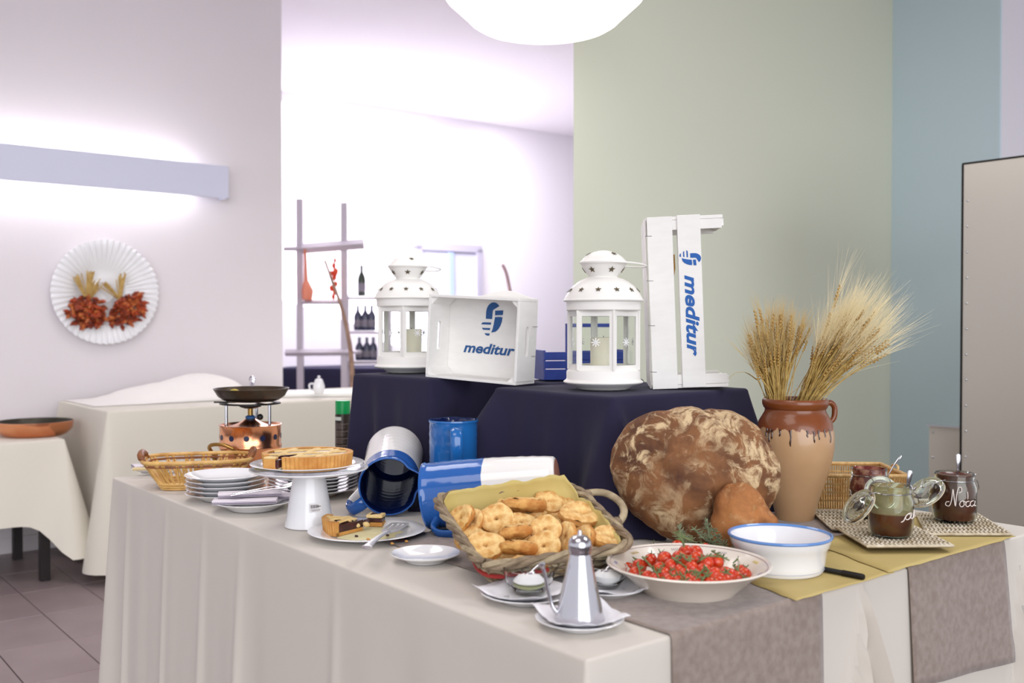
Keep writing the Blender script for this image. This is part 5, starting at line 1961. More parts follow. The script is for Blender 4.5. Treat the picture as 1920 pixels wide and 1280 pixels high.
def frisella(px, py, rpx, lift, nrm, var, label, spin=None):
    org = cen - nB * (DEP * .55 - lift)
    c = onplane(px, py, org, nB)
    r = rpx * c.y / F
    rot = zrot(Vector(nrm), Vector((1, .1 * var, .3)))
    if spin:
        rot = rot @ Matrix.Rotation(spin, 3, 'Z')
    c = c - rot @ Vector((0, 0, .25 * r))
    if not used[var]:
        used[var] = True
        t = fpro[var]
        M = Matrix.Translation(c) @ rot.to_4x4() @ Matrix.Scale(r, 4)
        t.matrix_local = M
        ROOT[t.name] = M
        t['label'] = label
        return t
    return dup(fpro[var], c, rot, label, r)


FR = [
    # px, py, r, lift, normal (x, y, z), variant, label
    (880, 1012, 30, -.012, (-.2, -.4, .8), 0, 'bread ring half buried beside the basket edge near the saucer'),
    (940, 1050, 28, -.010, (.1, -.3, .9), 1, 'bread ring deep in the front corner of the basket'),
    (1046, 1054, 26, -.008, (.1, -.2, .9), 0, 'bread ring low at the front behind the oil can'),
    (1120, 1040, 30, -.012, (.2, -.3, .8), 2, 'shaded bread ring low at the handle end'),
    (1045, 958, 32, -.004, (.1, -.5, .7), 0, 'shaded bread ring behind the pale broken piece'),
    (992, 968, 30, -.004, (0, -.2, .9), 1, 'bread ring underneath the edge-on piece'),
    (920, 948, 28, .000, (-.2, -.5, .7), 0, 'bread ring peeping out behind the large round one'),
    (1070, 985, 26, -.002, (-.3, -.3, .8), 1, 'small bread ring in the gap left of the upright pair'),
    (1000, 940, 34, -.006, (.1, -.4, .8), 2, 'bread ring lowest at the back under the paper'),
    (960, 1010, 34, -.012, (.1, -.4, .8), 0, 'bread ring hidden mostly in the middle of the heap'),
    (997, 927, 26, .008, (.1, -.3, .9), 1, 'brown domed bread ring farthest back against the paper'),
    (1028, 944, 29, .010, (.25, -.45, .75), 0, 'bread ring leaning back right of the farthest one'),
    (1072, 952, 24, .004, (-.2, -.5, .7), 1, 'thin bread ring behind the pale broken piece by the paper'),
    (889, 980, 26, .004, (-.55, -.55, .55), 0, 'rear bread ring of the leaning pair nearest the saucer'),
    (867, 972, 27, .014, (-.62, -.6, .45), 1, 'front bread ring of the leaning pair nearest the saucer'),
    (931, 975, 33, .014, (-.05, -.75, .6), 0, 'large round bread ring with its face to the front'),
    (984, 950, 33, .022, (.05, .35, .9), 2, 'edge-on bread ring lying on top at the back'),
    (977, 982, 25, .012, (.1, -.55, .8), 1, 'bread ring half covered in the centre of the heap'),
    (1090, 968, 34, .018, (.22, -.35, .9), 2, 'pale broken bread ring near the basket handle'),
    (966, 1001, 29, .024, (-.15, .45, .85), 1, 'bread ring lying face down in the centre of the heap'),
    (1022, 995, 31, .024, (.0, -.75, .62), 0, 'pale bread ring with dark centre hole in the middle'),
    (910, 1026, 34, .012, (.05, -.6, .75), 1, 'craggy bread ring at the front saucer corner'),
    (974, 1030, 28, .018, (.1, .5, .85), 2, 'long bread ring lying edge-on in the front'),
    (1020, 1026, 32, .010, (-.1, -.7, .6), 0, 'bread ring with dark hole facing the oil can'),
    (1064, 1008, 30, .014, (-.75, -.45, .3), 0, 'upright bread ring of the pair behind the oil can lid'),
    (1095, 1015, 31, .014, (-.8, -.45, .25), 1, 'tall upright bread ring right behind the oil can lid'),
    (1000, 1056, 32, .006, (.05, .2, .9), 2, 'bread ring at the front edge above the green sauce'),
    (1145, 1012, 31, .016, (.35, -.35, .85), 2, 'oval bread ring next to the tomato bowl'),
]
for f_ in FR:
    frisella(*f_)

# ------------------------------------------------------------------ big loaf leaning on the navy drape
def bread_mat(name, base, dark, flour, scale, flo=(.52, .66)):
    m = mat(name, base, .75)
    nt = m.node_tree
    b = nt.nodes['Principled BSDF']
    tc = nt.nodes.new('ShaderNodeTexCoord')

    def nz(sc, det, dist, rough=.55):
        n = nt.nodes.new('ShaderNodeTexNoise')
        n.inputs['Scale'].default_value = sc
        n.inputs['Detail'].default_value = det
        n.inputs['Distortion'].default_value = dist
        n.inputs['Roughness'].default_value = rough
        nt.links.new(tc.outputs['Object'], n.inputs['Vector'])
        return n

    def ramp(n, a, c):
        r = nt.nodes.new('ShaderNodeMapRange')
        r.inputs['From Min'].default_value = a
        r.inputs['From Max'].default_value = c
        nt.links.new(n.outputs['Fac'], r.inputs['Value'])
        return r

    def mix(f, a, bcol):
        x = nt.nodes.new('ShaderNodeMix')
        x.data_type = 'RGBA'
        nt.links.new(f.outputs[0], x.inputs[0])
        if isinstance(a, tuple):
            x.inputs[6].default_value = (*lin(a), 1)
        else:
            nt.links.new(a.outputs[2], x.inputs[6])
        x.inputs[7].default_value = (*lin(bcol), 1)
        return x
    m1 = mix(ramp(nz(scale, 6, .6), .4, .68), base, dark)
    fa, fb = ramp(nz(scale * 1.6, 10, .9, .70), *flo), ramp(nz(scale * .5, 5, .6, .6), .36, .52)
    mm = nt.nodes.new('ShaderNodeMath')
    mm.operation = 'MULTIPLY'
    nt.links.new(fa.outputs[0], mm.inputs[0])
    nt.links.new(fb.outputs[0], mm.inputs[1])
    m2 = mix(mm, m1, flour)
    m3 = mix(ramp(nz(scale * 4, 4, .5), .62, .8), m2, dark)
    nt.links.new(m3.outputs[2], b.inputs['Base Color'])
    n2 = nz(scale * 6, 6, .3, .65)
    bp = nt.nodes.new('ShaderNodeBump')
    bp.inputs['Strength'].default_value = .35
    bp.inputs['Distance'].default_value = .004
    nt.links.new(n2.outputs['Fac'], bp.inputs['Height'])
    nt.links.new(bp.outputs[0], b.inputs['Normal'])
    return m


M_loaf = bread_mat('loaf_crust', (134, 88, 50), (82, 48, 28), (204, 178, 138), 12, (.47, .57))
M_loaf2 = bread_mat('small_loaf_crust', (176, 116, 64), (128, 76, 38), (206, 170, 122), 14, (.54, .66))


def loaf(name, label, outline_px, yc, thick, creases, m, lean, ns=.05, seed=0, seg=120, rings=60):
    cx_ = sum(p[0] for p in outline_px) / len(outline_px)
    cy_ = sum(p[1] for p in outline_px) / len(outline_px)
    o = Q(cx_, cy_, yc)
    s = yc / F
    pol = sorted((math.atan2(cy_ - y, x - cx_), math.hypot(x - cx_, y - cy_) * s) for x, y in outline_px)

    def rad(a):
        a = (a + math.pi) % (2 * math.pi) - math.pi
        n = len(pol)
        for i in range(n):
            a0, r0 = pol[i]
            a1, r1 = pol[(i + 1) % n]
            if i == n - 1:
                a1 += 2 * math.pi
            aa = a if a >= a0 or i < n - 1 else a + 2 * math.pi
            if i == n - 1 and a < pol[0][0]:
                aa = a + 2 * math.pi
            if a0 <= aa <= a1:
                t = (aa - a0) / (a1 - a0)
                t = t * t * (3 - 2 * t) * .5 + t * .5
                return r0 + (r1 - r0) * t
        return pol[0][1]
    v, f = [], []
    for i in range(rings + 1):
        ph = math.pi * i / rings
        rr_ = math.sin(ph) ** .8 if 0 < i < rings else 0
        dp = -math.cos(ph)
        for k in range(seg):
            a = 2 * math.pi * k / seg
            r = rad(a) * rr_
            x, z = r * math.cos(a), r * math.sin(a)
            y = dp * thick * (1 if dp < 0 else .75)
            p = Vector((x, y, z))
            q = p * 11 + Vector((seed, 0, 0))
            d = ns * (noise.noise(q * .8) * .8 + .5 * noise.noise(q * 1.8) + .3 * noise.noise(q * 4))
            if dp < .3:
                for (x0, z0, x1, z1, w, dep) in creases:
                    ax_, az_ = x1 - x0, z1 - z0
                    t = max(0, min(1, ((x - x0) * ax_ + (z - z0) * az_) / (ax_ * ax_ + az_ * az_)))
                    dd = math.hypot(x - x0 - ax_ * t, z - z0 - az_ * t)
                    d -= dep * math.exp(-(dd / w) ** 2) * (1 if dep > 0 else 1)
            nrm = Vector((x, y * 1.5, z))
            nrm = nrm.normalized() if nrm.length > 1e-6 else Vector((0, dp, 0))
            v.append(p + nrm * d)
    for i in range(rings):
        for k in range(seg):
            a, b = i * seg + k, i * seg + (k + 1) % seg
            f.append((a, b, b + seg, a + seg))
    rot = Matrix.Rotation(R(lean), 3, 'X')
    g = ([rot @ p for p in v], f)
    zmin = min(p.z for p in g[0])
    o.z = max(o.z, T + .003 - zmin)
    t = thing(name, label, 'bread', (o.x, o.y, o.z + zmin), None)
    mk('crust', mv(g, 0, 0, -zmin), m, t)
    return t


out_big = [(1144, 880), (1152, 835), (1175, 803), (1215, 785), (1250, 775), (1290, 771), (1320, 773), (1345, 774), (1385, 783), (1420, 808), (1448, 850), (1461, 890), (1458, 930), (1440, 965), (1400, 995), (1350, 1015), (1300, 1023), (1250, 1018), (1215, 1000), (1185, 970), (1160, 930)]
SB = 2.33 / F
cr_big = [(.02, .17, .025, .05, .006, .004), (.025, .03, .03, -.10, .008, .004), (-.13, .04, -.07, -.03, .006, .005), (-.06, .02, -.02, .06, .03, -.006), (-.14, .06, -.12, .09, .014, .006), (.09, .10, .12, -.02, .007, .004), (-.06, .09, .02, .075, .008, .004), (.07, .04, .09, -.06, .006, .004), (.05, .12, .10, .11, .006, .003), (-.02, -.03, .02, -.02, .006, .004)]
big = loaf('big_loaf', 'huge round flour dusted country loaf leaning against the navy drape', out_big, 2.27, .082, cr_big, M_loaf, -6, .009, 3)
M_scorch = bread_mat('scorched_crust', (128, 72, 40), (92, 48, 26), (150, 100, 62), 16, (.62, .8))
out_s = [(1337, 960), (1340, 935), (1355, 912), (1380, 904), (1408, 908), (1430, 928), (1443, 955), (1456, 985), (1448, 1020), (1395, 1036), (1345, 1024)]
loaf('small_loaf', 'small golden brown loaf propped in front of the huge loaf', out_s, 2.152, .045, [(.02, .0, .045, -.07, .010, .010), (-.03, .03, .0, .05, .02, -.004)], M_loaf2, -12, .012, 9, 80, 40)

# sprig of herb at the foot of the loaf
M_sprig = mat('grey_green_herb', (110, 122, 90), .7, col2=(136, 146, 116), scale=40)
yg = 2.085
sg = thing('herb_sprig', 'grey green herb sprig lying between the huge loaf and the tomato bowl', 'herb', (*xy(P(1330, 1022, T)), T + .003))
for k, path in enumerate([[(1270, 1005), (1290, 1018), (1325, 1028), (1370, 1030)], [(1325, 975), (1329, 1000), (1335, 1018), (1350, 1028)], [(1300, 990), (1318, 1008), (1340, 1024)], [(1335, 990), (1345, 1008), (1360, 1022)], [(1270, 985), (1280, 1000), (1300, 1015)]]):
    pts = smooth_path([Q(x, y, yg - .006 * j) for j, (x, y) in enumerate(path)], 6)
    pts = [Vector((p.x, p.y, max(p.z, T + .006))) for p in pts]
    mk('stem', tube(pts, .0017, 5), M_sprig, sg, world=True)
    nd = []
    for i in range(1, len(pts)):
        for q in range(3):
            d = Vector((rng.uniform(-1, 1), rng.uniform(-.6, .4), rng.uniform(-.1, 1))).normalized() * rng.uniform(.008, .015)
            nd.append(tube([pts[i], pts[i] + d * .5, pts[i] + d], [.0008, .0014, .0003], 4))
    mk('leaves', join(*nd), M_sprig, sg, world=True, kind='stuff')

# ------------------------------------------------------------------ glazed clay jar with wheat
vb = at(1490, 974)
s_ = vb.y / F
M_jarclay = split_mat('clay_and_glaze', (198, 160, 120), (126, 66, 28), (974 - 803) * s_, .045, 60, rough=.3, coat=.3, low2=(180, 142, 104), hstretch=.12)
vase = thing('clay_jar', 'tall clay jar with brown dripping glaze and a ring handle holding wheat', 'jar', (vb.x, vb.y, T + .0015))


def h_(row):
    return (974 - row) * s_


vp = [(0, .001), (32 * s_, 0), (35 * s_, .002), (37 * s_, h_(960)), (46 * s_, h_(930)), (56 * s_, h_(900)), (65 * s_, h_(870)), (71 * s_, h_(840)), (71.5 * s_, h_(815)), (67 * s_, h_(790)), (60 * s_, h_(778)), (56 * s_, h_(771)), (55.5 * s_, h_(766)), (58 * s_, h_(763)), (60.5 * s_, h_(757)), (60.5 * s_, h_(750)), (58 * s_, h_(746.5)), (54 * s_, h_(748)), (52 * s_, h_(757)), (54 * s_, h_(772)), (62 * s_, h_(790)), (66 * s_, h_(815)), (60 * s_, h_(870)), (30 * s_, h_(955)), (0, h_(960))]
mk('jar_body', lathe(vp, 72), M_jarclay, vase)
for sx in (1,):
    e = Vector((math.cos(R(12)) * sx, math.sin(R(12)) * sx, 0))
    pts = [e * 57 * s_ + Z * h_(760), e * 72 * s_ + Z * h_(756), e * 81 * s_ + Z * h_(766), e * 79 * s_ + Z * h_(785), e * 67 * s_ + Z * h_(795)]
    mk('ring_handle', tube(smooth_path(pts, 6), .0075, 10), M_jarclay, vase)
M_drip = mat('dark_glaze_drip', (66, 34, 18), .25, coat=.4)
for k, (a_, z0_, z1_) in enumerate(((-152, 800, 815), (-146, 800, 826), (-141, 801, 818), (-128, 800, 812), (-112, 800, 829), (-88, 800, 812), (-78, 801, 822), (-70, 800, 817), (-58, 800, 813), (-45, 800, 824))):
    pts = []
    for i in range(6):
        row = z0_ + (z1_ - z0_) * i / 5
        rr_ = (71.5 - max(0, (815 - row)) * .18) * s_
        pts.append(Vector((math.cos(R(a_ + .6 * math.sin(i * 1.7 + k))) * rr_, math.sin(R(a_ + .6 * math.sin(i * 1.7 + k))) * rr_, h_(row))))
    mk('glaze_drip', tube(pts, [.0030, .0026, .0022, .002, .0024, .0012], 6), M_drip, vase)
M_wheat = mat('wheat_stem', (206, 178, 108), .7, col2=(176, 144, 78), scale=60)
M_ear = mat('wheat_ear', (192, 156, 88), .7, col2=(166, 128, 62), scale=80)
M_awn = mat('pale_awn', (236, 222, 180), .7)
M_awn2 = mat('tan_awn', (206, 180, 122), .7)


def ear_geo(p, d, L, r):
    d = d.normalized()
    a = d.orthogonal().normalized()
    b = d.cross(a)
    pts, rs, gs = [], [], []
    m = 9
    for i in range(m):
        t = i / (m - 1)
        off = a * (r * .5 * (1 if i % 2 else -1))
        gs.append(tube([p + d * L * t + off * .4, p + d * (L * t + L * .07) + off * 1.3, p + d * (L * t + L * .15) + off], [r * .35, r * (.75 - .35 * t), r * .15], 5))
    return join(*gs)


def bunch(label, root_px, fans, n, seed, nears, ear_px, awn_m, awn_len, awn_r, dy=.05):
    rg = random.Random(seed)
    rt = Q(root_px[0], root_px[1], vb.y)
    t = thing('wheat_bunch', label, 'wheat', rt, None, 'dried wheat in the clay jar')
    stems, awns, ears = [], [], []
    (ax0, ay0), (ax1, ay1), (ax2, ay2) = fans       # ends of the fan: far left, top, far right in photo rows at the jar's depth
    ends = []
    for i in range(n):
        q = rg.random()
        w0, w1, w2 = (1 - q) ** 2, 2 * q * (1 - q), q * q
        ex_, ey_ = ax0 * w0 + ax1 * w1 + ax2 * w2, ay0 * w0 + ay1 * w1 + ay2 * w2
        k = rg.uniform(.5, 1.0)
        ex_ = root_px[0] + (ex_ - root_px[0]) * k + rg.gauss(0, 4)
        ey_ = root_px[1] + (ey_ - root_px[1]) * k + rg.gauss(0, 4)
        ends.append((ex_, ey_, rg.uniform(-dy, dy)))
    for (x, y) in ear_px:
        ends.append((x, y, rg.uniform(-dy, -dy * .3)))
    for i, (ex_, ey_, d) in enumerate(ends):
        e = Q(ex_, ey_, vb.y + d)
        b = rt + Vector((rg.gauss(0, .008) + (ex_ - root_px[0]) * .00012, rg.uniform(-.028, .028), -.03))
        mid = (b + e) / 2 + Vector((rg.gauss(0, .004), rg.gauss(0, .004), .006))
        stems.append(tube(smooth_path([b, mid, e], 3), .0011, 3))
        dr_ = (e - mid).normalized()
        L = rg.uniform(.026, .042)
        if i >= n:
            mk('ear', ear_geo(e, dr_, L, .0052), M_ear, t, world=True)
        elif rg.random() < .75:
            ears.append(ear_geo(e, dr_, L, .004))
        for k in range(9):
            dd = (dr_ + Vector((rg.gauss(0, .17), rg.gauss(0, .17), rg.gauss(0, .12)))).normalized()
            a0 = e + dr_ * L * rg.uniform(.2, .9)
            ll = awn_len * rg.uniform(.5, 1.1)
            awns.append(tube([a0, a0 + dd * ll * .5 + Vector((0, 0, .002)), a0 + dd * ll], [awn_r, awn_r * .8, awn_r * .35], 3))
    mk('stems', join(*stems), M_wheat, t, world=True, kind='stuff', fix=False)
    mk('awns', join(*awns), awn_m, t, world=True, kind='stuff', fix=False)
    mk('small_ears', join(*ears), M_ear, t, world=True, kind='stuff', fix=False)
    # stray curled leaf blades
    return t


bw1 = bunch('short tan wheat bunch on the crate side of the clay jar', (1456, 752), ((1408, 690), (1435, 590), (1506, 640)), 150, 5, 8,
            [(1421, 612), (1430, 605), (1449, 618), (1463, 618), (1481, 620), (1411, 648), (1417, 668), (1430, 646)], M_awn2, .075, .00034, .03)
bw2 = bunch('long pale bearded wheat bunch leaning towards the fridge from the clay jar', (1490, 752), ((1545, 640), (1598, 560), (1660, 668)), 170, 11, 10,
            [(1566, 562), (1562, 578), (1608, 600), (1620, 612), (1550, 612), (1575, 620), (1628, 640), (1600, 668), (1546, 706), (1560, 695)], M_awn, .135, .00030, .05)
lfv = [Q(1420, 712, vb.y - .03), Q(1398, 698, vb.y - .05), Q(1378, 700, vb.y - .06), Q(1366, 711, vb.y - .06)]
mk('leaf_blade', tube(smooth_path(lfv, 5), [.004 - .0002 * i for i in range(16)], 6, flat=.2), M_wheat, bw1, world=True)
for path in ([(1440, 690), (1446, 600), (1451, 556)], [(1500, 735), (1545, 722), (1575, 717)], [(1500, 742), (1530, 743), (1542, 744)], [(1480, 740), (1560, 683), (1617, 682)]):
    mk('leaf_blade', tube(smooth_path([Q(x, y, vb.y - .03) for x, y in path], 5), [.0018 - .00012 * i for i in range(11)], 5, flat=.3), M_wheat, bw2 if path[0][0] > 1450 else bw1, world=True)

# ------------------------------------------------------------------ pale wicker tray basket
wq = at(1500, 958)
yw = 2.64
wl_, wr_ = Q(1487, 958, yw), Q(1700, 958, yw)
ws = yw / F
wk = thing('wicker_tray', 'pale rectangular wicker tray behind the jam jars', 'basket', (wl_.x, yw, T + .0015), R(-3))
WW, WD, WH = (1700 - 1487) * ws, .235, 69 * ws
M_wick = mat('pale_wicker', (214, 180, 122), .6, col2=(190, 148, 90), scale=90)
fl_ = .012
corn_b = [Vector((fl_, fl_, .004)), Vector((WW - fl_, fl_, .004)), Vector((WW - fl_, WD - fl_, .004)), Vector((fl_, WD - fl_, .004))]
corn_t = [Vector((0, 0, WH)), Vector((WW, 0, WH)), Vector((WW, WD, WH)), Vector((0, WD, WH))]
for i in range(4):
    a, b, c, d = corn_b[i], corn_b[(i + 1) % 4], corn_t[(i + 1) % 4], corn_t[i]
    n_ = int((b - a).length / .0062)
    gs = []
    for k in range(n_ + 1):
        q = (k + .5) / (n_ + 1)
        gs.append(tube([a + (b - a) * q, d + (c - d) * q], .0022, 4))
    mk('woven_side', join(*gs), M_wick, wk, kind='stuff')
    for h in (.02, .28, .52, .76, .97):
        mk('cross_strand', tube([a + (d - a) * h + (0 if i else 0) * a, b + (c - b) * h], .0034 if h in (.02, .97) else .0026, 5), M_wick, wk)
    mk('rim', tube([d, c], .0055, 8), M_wick, wk)
mk('tray_floor', box(WW - 2 * fl_, WD - 2 * fl_, .003, (WW / 2, WD / 2, .003)), M_wick, wk, smooth=False)
for sx in (0, WW):
    mk('side_loop', tube(smooth_path([(sx, WD * .38, WH), (sx + (.004 if sx else -.004), WD * .42, WH + .012), (sx + (.004 if sx else -.004), WD * .58, WH + .012), (sx, WD * .62, WH)], 5), .0032, 6), M_wick, wk)
tg = thing('serving_knife', 'steel serving knife leaning inside the pale wicker tray', 'knife', ROOT[wk.name] @ Vector((.05, .05, .02)))
ka, kb = ROOT[wk.name] @ Vector((.085, .03, .012)), ROOT[wk.name] @ Vector((.035, .045, WH + .008))
mk('knife_handle', tube([ka + (kb - ka) * .5, kb], [.006, .007], 8, flat=.5), M_steel, tg, world=True)
mk('knife_blade', tube([ka, ka + (kb - ka) * .5], [.004, .009], 8, flat=.15), M_steel, tg, world=True)

# ------------------------------------------------------------------ woven mats
M_rush = mat('rush_braid', (214, 204, 184), .85, col2=(176, 160, 132), scale=45)
M_rush2 = mat('rush_dark', (134, 120, 98), .9)


def rush_mat(label, pts, h, nr=12, nc=19):
    A, B, C_, D = pts
    cen_ = (A + B + C_ + D) / 4
    ex_ = ((B - A) + (C_ - D)).normalized()
    t = thing('placemat', label, 'placemat', (cen_.x, cen_.y, T + h), math.atan2(ex_.y, ex_.x), 'woven rush placemats')

    def pos(a, b, z):
        p = (A * (1 - a) + B * a) * (1 - b) + (D * (1 - a) + C_ * a) * b
        return Vector((p.x, p.y, T + h + z))
    ring = [pos(0, 0, .0005), pos(1, 0, .0005), pos(1, 1, .0005), pos(0, 1, .0005)]
    mk('backing', (ring + [p + Z * .004 for p in ring], [(3, 2, 1, 0), (4, 5, 6, 7), (0, 1, 5, 4), (1, 2, 6, 5), (2, 3, 7, 6), (3, 0, 4, 7)]), M_rush2, t, world=True, smooth=False)
    for r in range(nr):
        gs = []
        b = (r + .5) / nr
        p0, p1 = pos(0, b, .0058), pos(1, b, .0058)
        dx = (p1 - p0).normalized()
        dyv = (pos(.5, min(1, b + .02), 0) - pos(.5, b, 0)).normalized()
        L_ = (p1 - p0).length / nc
        wd_ = (pos(.5, 1, 0) - pos(.5, 0, 0)).length / nr
        for c in range(nc):
            p = pos((c + .5) / nc, b, .0055)
            s = 1 if r % 2 else -1
            gs.append(tube([p - dx * L_ * .55 - dyv * wd_ * .30 * s - Z * .001, p + Z * .0018, p + dx * L_ * .55 + dyv * wd_ * .30 * s - Z * .001], [L_ * .16, L_ * .36, L_ * .16], 5))
        mk('braid_row', join(*gs), M_rush, t, world=True, kind='stuff')
    edge = [pos(a, b, .0045) for a, b in ((0, 0), (.33, 0), (.66, 0), (1, 0), (1, .33), (1, .66), (1, 1), (.66, 1), (.33, 1), (0, 1), (0, .66), (0, .33))]
    mk('bound_edge', tube(edge, .003, 6, closed=True), M_rush, t, world=True)
    return t


def pq(px, py):
    return P(px, py, T + .008)


MH = .0084
rush_mat('woven rush mat lying rearmost under the dark red jam jar', [pq(1560, 995), pq(1705, 1003), pq(1655, 962), pq(1520, 959)], MH)
rush_mat('woven rush mat lying frontmost under the half empty jar', [pq(1626, 1037), pq(1787, 1036), pq(1716, 1000), pq(1566, 1000)], MH + .0105)
rush_mat('woven rush mat under the chocolate jar', [pq(1738, 1005), pq(1896, 1005), pq(1832, 966), pq(1718, 966)], MH)

# ------------------------------------------------------------------ preserving jars
M_jarglass = mat('jar_glass', (244, 250, 242), .03, trans=1, ior=1.3)
M_choc = mat('hazelnut_spread', (82, 36, 18), .35, coat=.5, col2=(96, 44, 22), scale=14)
M_apri = mat('brown_jam', (110, 54, 18), .3, coat=.4, col2=(84, 38, 14), scale=16)
M_redj = mat('dark_red_jam', (58, 14, 18), .3, coat=.4, col2=(92, 30, 30), scale=30)
M_smearg = mat('amber_residue', (176, 154, 92), .5, alpha=.42, col2=(200, 186, 132), scale=30)
M_smearr = mat('red_residue', (120, 40, 36), .5, col2=(190, 130, 110), scale=60, lo=.45, hi=.6)
M_rubber = mat('rubber_ring', (206, 194, 170), .7)
M_ink = mat('white_marker_ink', (238, 226, 220), .6)


def jar(label, loc, Rj, Hj, content, level, smear=None, full=False):
    t = thing('preserving_jar', label, 'jar', loc, None, 'clip top preserving jars')
    outp = [(0, .0015), (Rj * .62, .0), (Rj * .78, .002), (Rj * .92, Hj * .06), (Rj * .985, Hj * .16), (Rj, Hj * .3), (Rj, Hj * .62), (Rj * .97, Hj * .73), (Rj * .885, Hj * .82), (Rj * .865, Hj * .86), (Rj * .885, Hj * .89), (Rj * .885, Hj * .98), (Rj * .86, Hj)]
    inn = [(Rj * .82, Hj), (Rj * .82, Hj * .86), (Rj * .84, Hj * .82), (Rj * .93, Hj * .72), (Rj * .96, Hj * .62), (Rj * .96, Hj * .3), (Rj * .94, Hj * .16), (Rj * .86, Hj * .07), (Rj * .5, Hj * .045), (0, Hj * .045)]
    mk('jar_glass', lathe(outp + inn, 56), M_jarglass, t)
    pr_ = [(0, Hj * .05), (Rj * .5, Hj * .05), (Rj * .85, Hj * .075), (Rj * .93, Hj * .165), (Rj * .95, Hj * .3)]
    if full:
        pr_ += [(Rj * .95, Hj * .62), (Rj * .92, Hj * .72), (Rj * .83, Hj * .82), (Rj * .81, Hj * .86), (Rj * .81, Hj * .97), (Rj * .70, Hj * .975), (Rj * .6, Hj * .93), (0, Hj * .91)]
    else:
        pr_ += [(Rj * .95, Hj * level), (Rj * .9, Hj * (level + .012)), (Rj * .4, Hj * (level - .02)), (0, Hj * (level - .03))]
    mk('contents', lathe(pr_, 48), content, t)
    if smear:
        mk('residue', lathe([(Rj * .955, Hj * level), (Rj * .955, Hj * .62), (Rj * .925, Hj * .72), (Rj * .835, Hj * .82), (Rj * .815, Hj * .86), (Rj * .815, Hj * .99)], 48), smear, t)
    return t


def bail(t, Rj, Hj, ang, lid_tilt, lidm):
    """wire clip and open lid hanging at angle ang"""
    zc = Hj * .86
    mk('wire_ring', tube([(Rj * .885 * math.cos(2 * math.pi * i / 40), Rj * .885 * math.sin(2 * math.pi * i / 40), zc) for i in range(40)], .0013, 6, closed=True), M_steel, t)
    e = Vector((math.cos(ang), math.sin(ang), 0))
    f_ = Vector((-e.y, e.x, 0))
    # clip on the opposite side
    o = -e
    mk('wire_clip', tube(smooth_path([o * Rj * .9 + f_ * .016 + Z * zc, o * Rj * 1.08 + f_ * .015 + Z * (zc - .004), o * Rj * 1.28 + f_ * .010 + Z * (zc - .026), o * Rj * 1.28 - f_ * .010 + Z * (zc - .026), o * Rj * 1.08 - f_ * .015 + Z * (zc - .004), o * Rj * .9 - f_ * .016 + Z * zc], 5), .0012, 6), M_steel, t)
    mk('wire_loop', tube(smooth_path([o * Rj * .9 + f_ * .012 + Z * (zc + .004), o * Rj * 1.1 + f_ * .011 + Z * (zc + .012), o * Rj * 1.16 + Z * (zc + .002), o * Rj * 1.1 - f_ * .011 + Z * (zc + .012), o * Rj * .9 - f_ * .012 + Z * (zc + .004)], 5), .0012, 6), M_steel, t)
    # lid hanging down from its hinge
    hinge = e * Rj * .93 + Z * (zc + .004)
    dn_ = (e * math.sin(lid_tilt) - Z * math.cos(lid_tilt)).normalized()
    nrm = (e * math.cos(lid_tilt) + Z * math.sin(lid_tilt)).normalized()
    c = hinge + dn_ * Rj * .98 + nrm * .006
    m = zrot(nrm, f_).to_4x4()
    m.translation = c
    RL = Rj * .90
    ld = mk('lid', xf(lathe([(0, .006), (RL * .6, .006), (RL * .72, .002), (RL * .78, -.004), (RL, -.003), (RL, .004), (RL * .86, .009), (RL * .6, .011), (0, .011)], 48), m), M_jarglass, t)
    mk('rubber_seal', xf(lathe([(RL * .80, -.0045), (RL * 1.02, -.0045), (RL * 1.02, -.0065), (RL * .80, -.0065)], 48, closed=True), m), lidm, ld)
    mk('hinge_wire', tube(smooth_path([hinge + f_ * .02, hinge + f_ * .02 + dn_ * Rj * .5 + nrm * .016, hinge + dn_ * Rj * .98 + nrm * .020, hinge - f_ * .02 + dn_ * Rj * .5 + nrm * .016, hinge - f_ * .02], 5), .0011, 6), M_steel, t)


def writing(t, strokes, cx_, base, u, Rj, a_c, r=.0011):
    """marker strokes (zoom pixels) wrapped on the jar's side"""
    gs = []
    for st in strokes:
        p3 = []
        for (x, y) in smooth_path([(x, y, 0) for x, y in st], 5) and [(q.x, q.y) for q in smooth_path([(x, y, 0) for x, y in st], 5)]:
            xx, zz = (x - cx_) * u, (base - y) * u
            a = a_c + math.asin(max(-.98, min(.98, xx / Rj)))
            p3.append(Vector((math.cos(a) * (Rj + .0006), math.sin(a) * (Rj + .0006), zz)))
        gs.append(tube(p3, r, 5))
    mk('handwriting', join(*gs), M_ink, t)


# chocolate jar
jn = P(1789, 982, T + MH + .008)
jn.y += .03
jn = Q(1789, 978, jn.y)
s_ = jn.y / F
RJ = 39.5 * s_
HJ = 92 * s_
zj = T + MH + .0085
t = jar('full chocolate brown preserving jar with white handwriting and open lid', (jn.x, jn.y, zj), RJ, HJ, M_choc, .9, full=True)
bail(t, RJ, HJ, math.atan2(-.35, -.95), R(48), M_rubber)
u = s_ / 4.266
ac = math.atan2(-jn.y, -jn.x)
S_N = [[(1285, 515), (1264, 520), (1258, 543), (1284, 548), (1300, 500), (1310, 415), (1318, 480), (1328, 548), (1335, 470), (1348, 405), (1368, 400), (1370, 430), (1352, 440)],
       [(1385, 503), (1365, 510), (1358, 535), (1372, 550), (1390, 535), (1386, 506), (1402, 516)],
       [(1426, 507), (1407, 512), (1401, 535), (1415, 549), (1432, 538)],
       [(1413, 432), (1416, 462), (1415, 490)],
       [(1456, 506), (1438, 512), (1433, 535), (1446, 549), (1460, 538)],
       [(1468, 508), (1464, 545), (1474, 548)], [(1471, 488), (1470, 491)]]
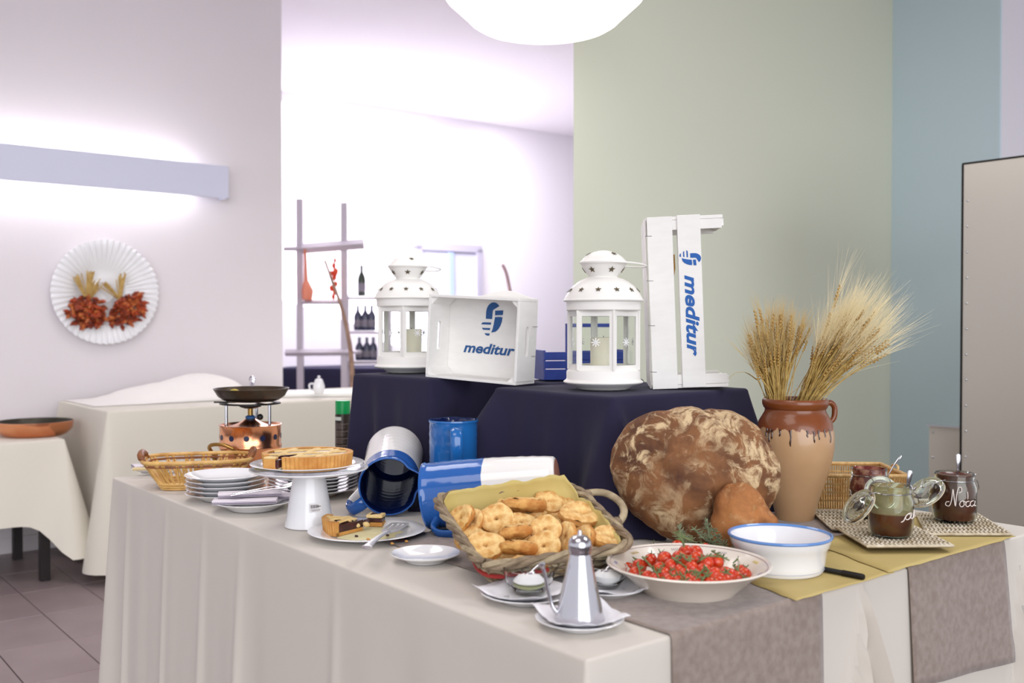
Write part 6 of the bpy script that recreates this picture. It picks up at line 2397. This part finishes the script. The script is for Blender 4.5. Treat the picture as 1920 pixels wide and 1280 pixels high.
writing(t, S_N, 1320, 698, u, RJ, ac)
spoon('spoon handle standing in the chocolate jar', Vector((jn.x + .003, jn.y + .004, zj + HJ * .45)), Q(1797, 851, jn.y + .002), 'spoons in the preserving jars', .010)

# half empty jar
ja = P(1670, 1008, T + MH + .02)
ja = Q(1670, 1006, ja.y + .02)
s_ = ja.y / F
RJ = 40.5 * s_
HJ = 97 * s_
zj = T + MH + .0105 + .0088
ta = jar('half empty preserving jar of brown jam with a white handwritten letter', (ja.x, ja.y, zj), RJ, HJ, M_apri, .47, M_smearg)
bail(ta, RJ, HJ, math.atan2(-.15, -1), R(38), M_rubber)
u = s_ / 4.266
ac = math.atan2(-ja.y, -ja.x)
writing(ta, [[(887, 683), (905, 672), (920, 640), (940, 620), (956, 634), (946, 660), (926, 664), (920, 642), (942, 619), (962, 620), (958, 655), (972, 662), (985, 640)], [(972, 660), (990, 610), (985, 598), (976, 640), (984, 662)]], 812, 830, u, RJ, ac)
spoon('spoon leaning in the half empty jam jar', Vector((ja.x + .018, ja.y + .006, zj + HJ * .2)), Q(1707, 882, ja.y - .01), 'spoons in the preserving jars', .010)

# dark red jar behind
jr_ = P(1629, 972, T + MH + .008)
jr_ = Q(1629, 970, jr_.y + .02)
s_ = jr_.y / F
RJ = 36.5 * s_
HJ = 93 * s_
zj = T + MH + .0085
tr_ = jar('dark red jam preserving jar with smeared neck behind the half empty jar', (jr_.x, jr_.y, zj), RJ, HJ, M_redj, .55, M_smearr)
bail(tr_, RJ, HJ, math.atan2(-1, .12), R(26), mat('cream_rubber', (224, 218, 208), .6))
u = s_ / 4.266
ac = math.atan2(-jr_.y, -jr_.x)
writing(tr_, [[(484, 448), (496, 452), (498, 474), (486, 490)], [(503, 478), (506, 505), (520, 503), (526, 478), (529, 505), (548, 498)]], 633, 668, u, RJ, ac)
spoon('spoon leaning in the dark red jam jar', Vector((jr_.x + .014, jr_.y + .006, zj + HJ * .3)), Q(1690, 854, jr_.y - .005), 'spoons in the preserving jars', .009)
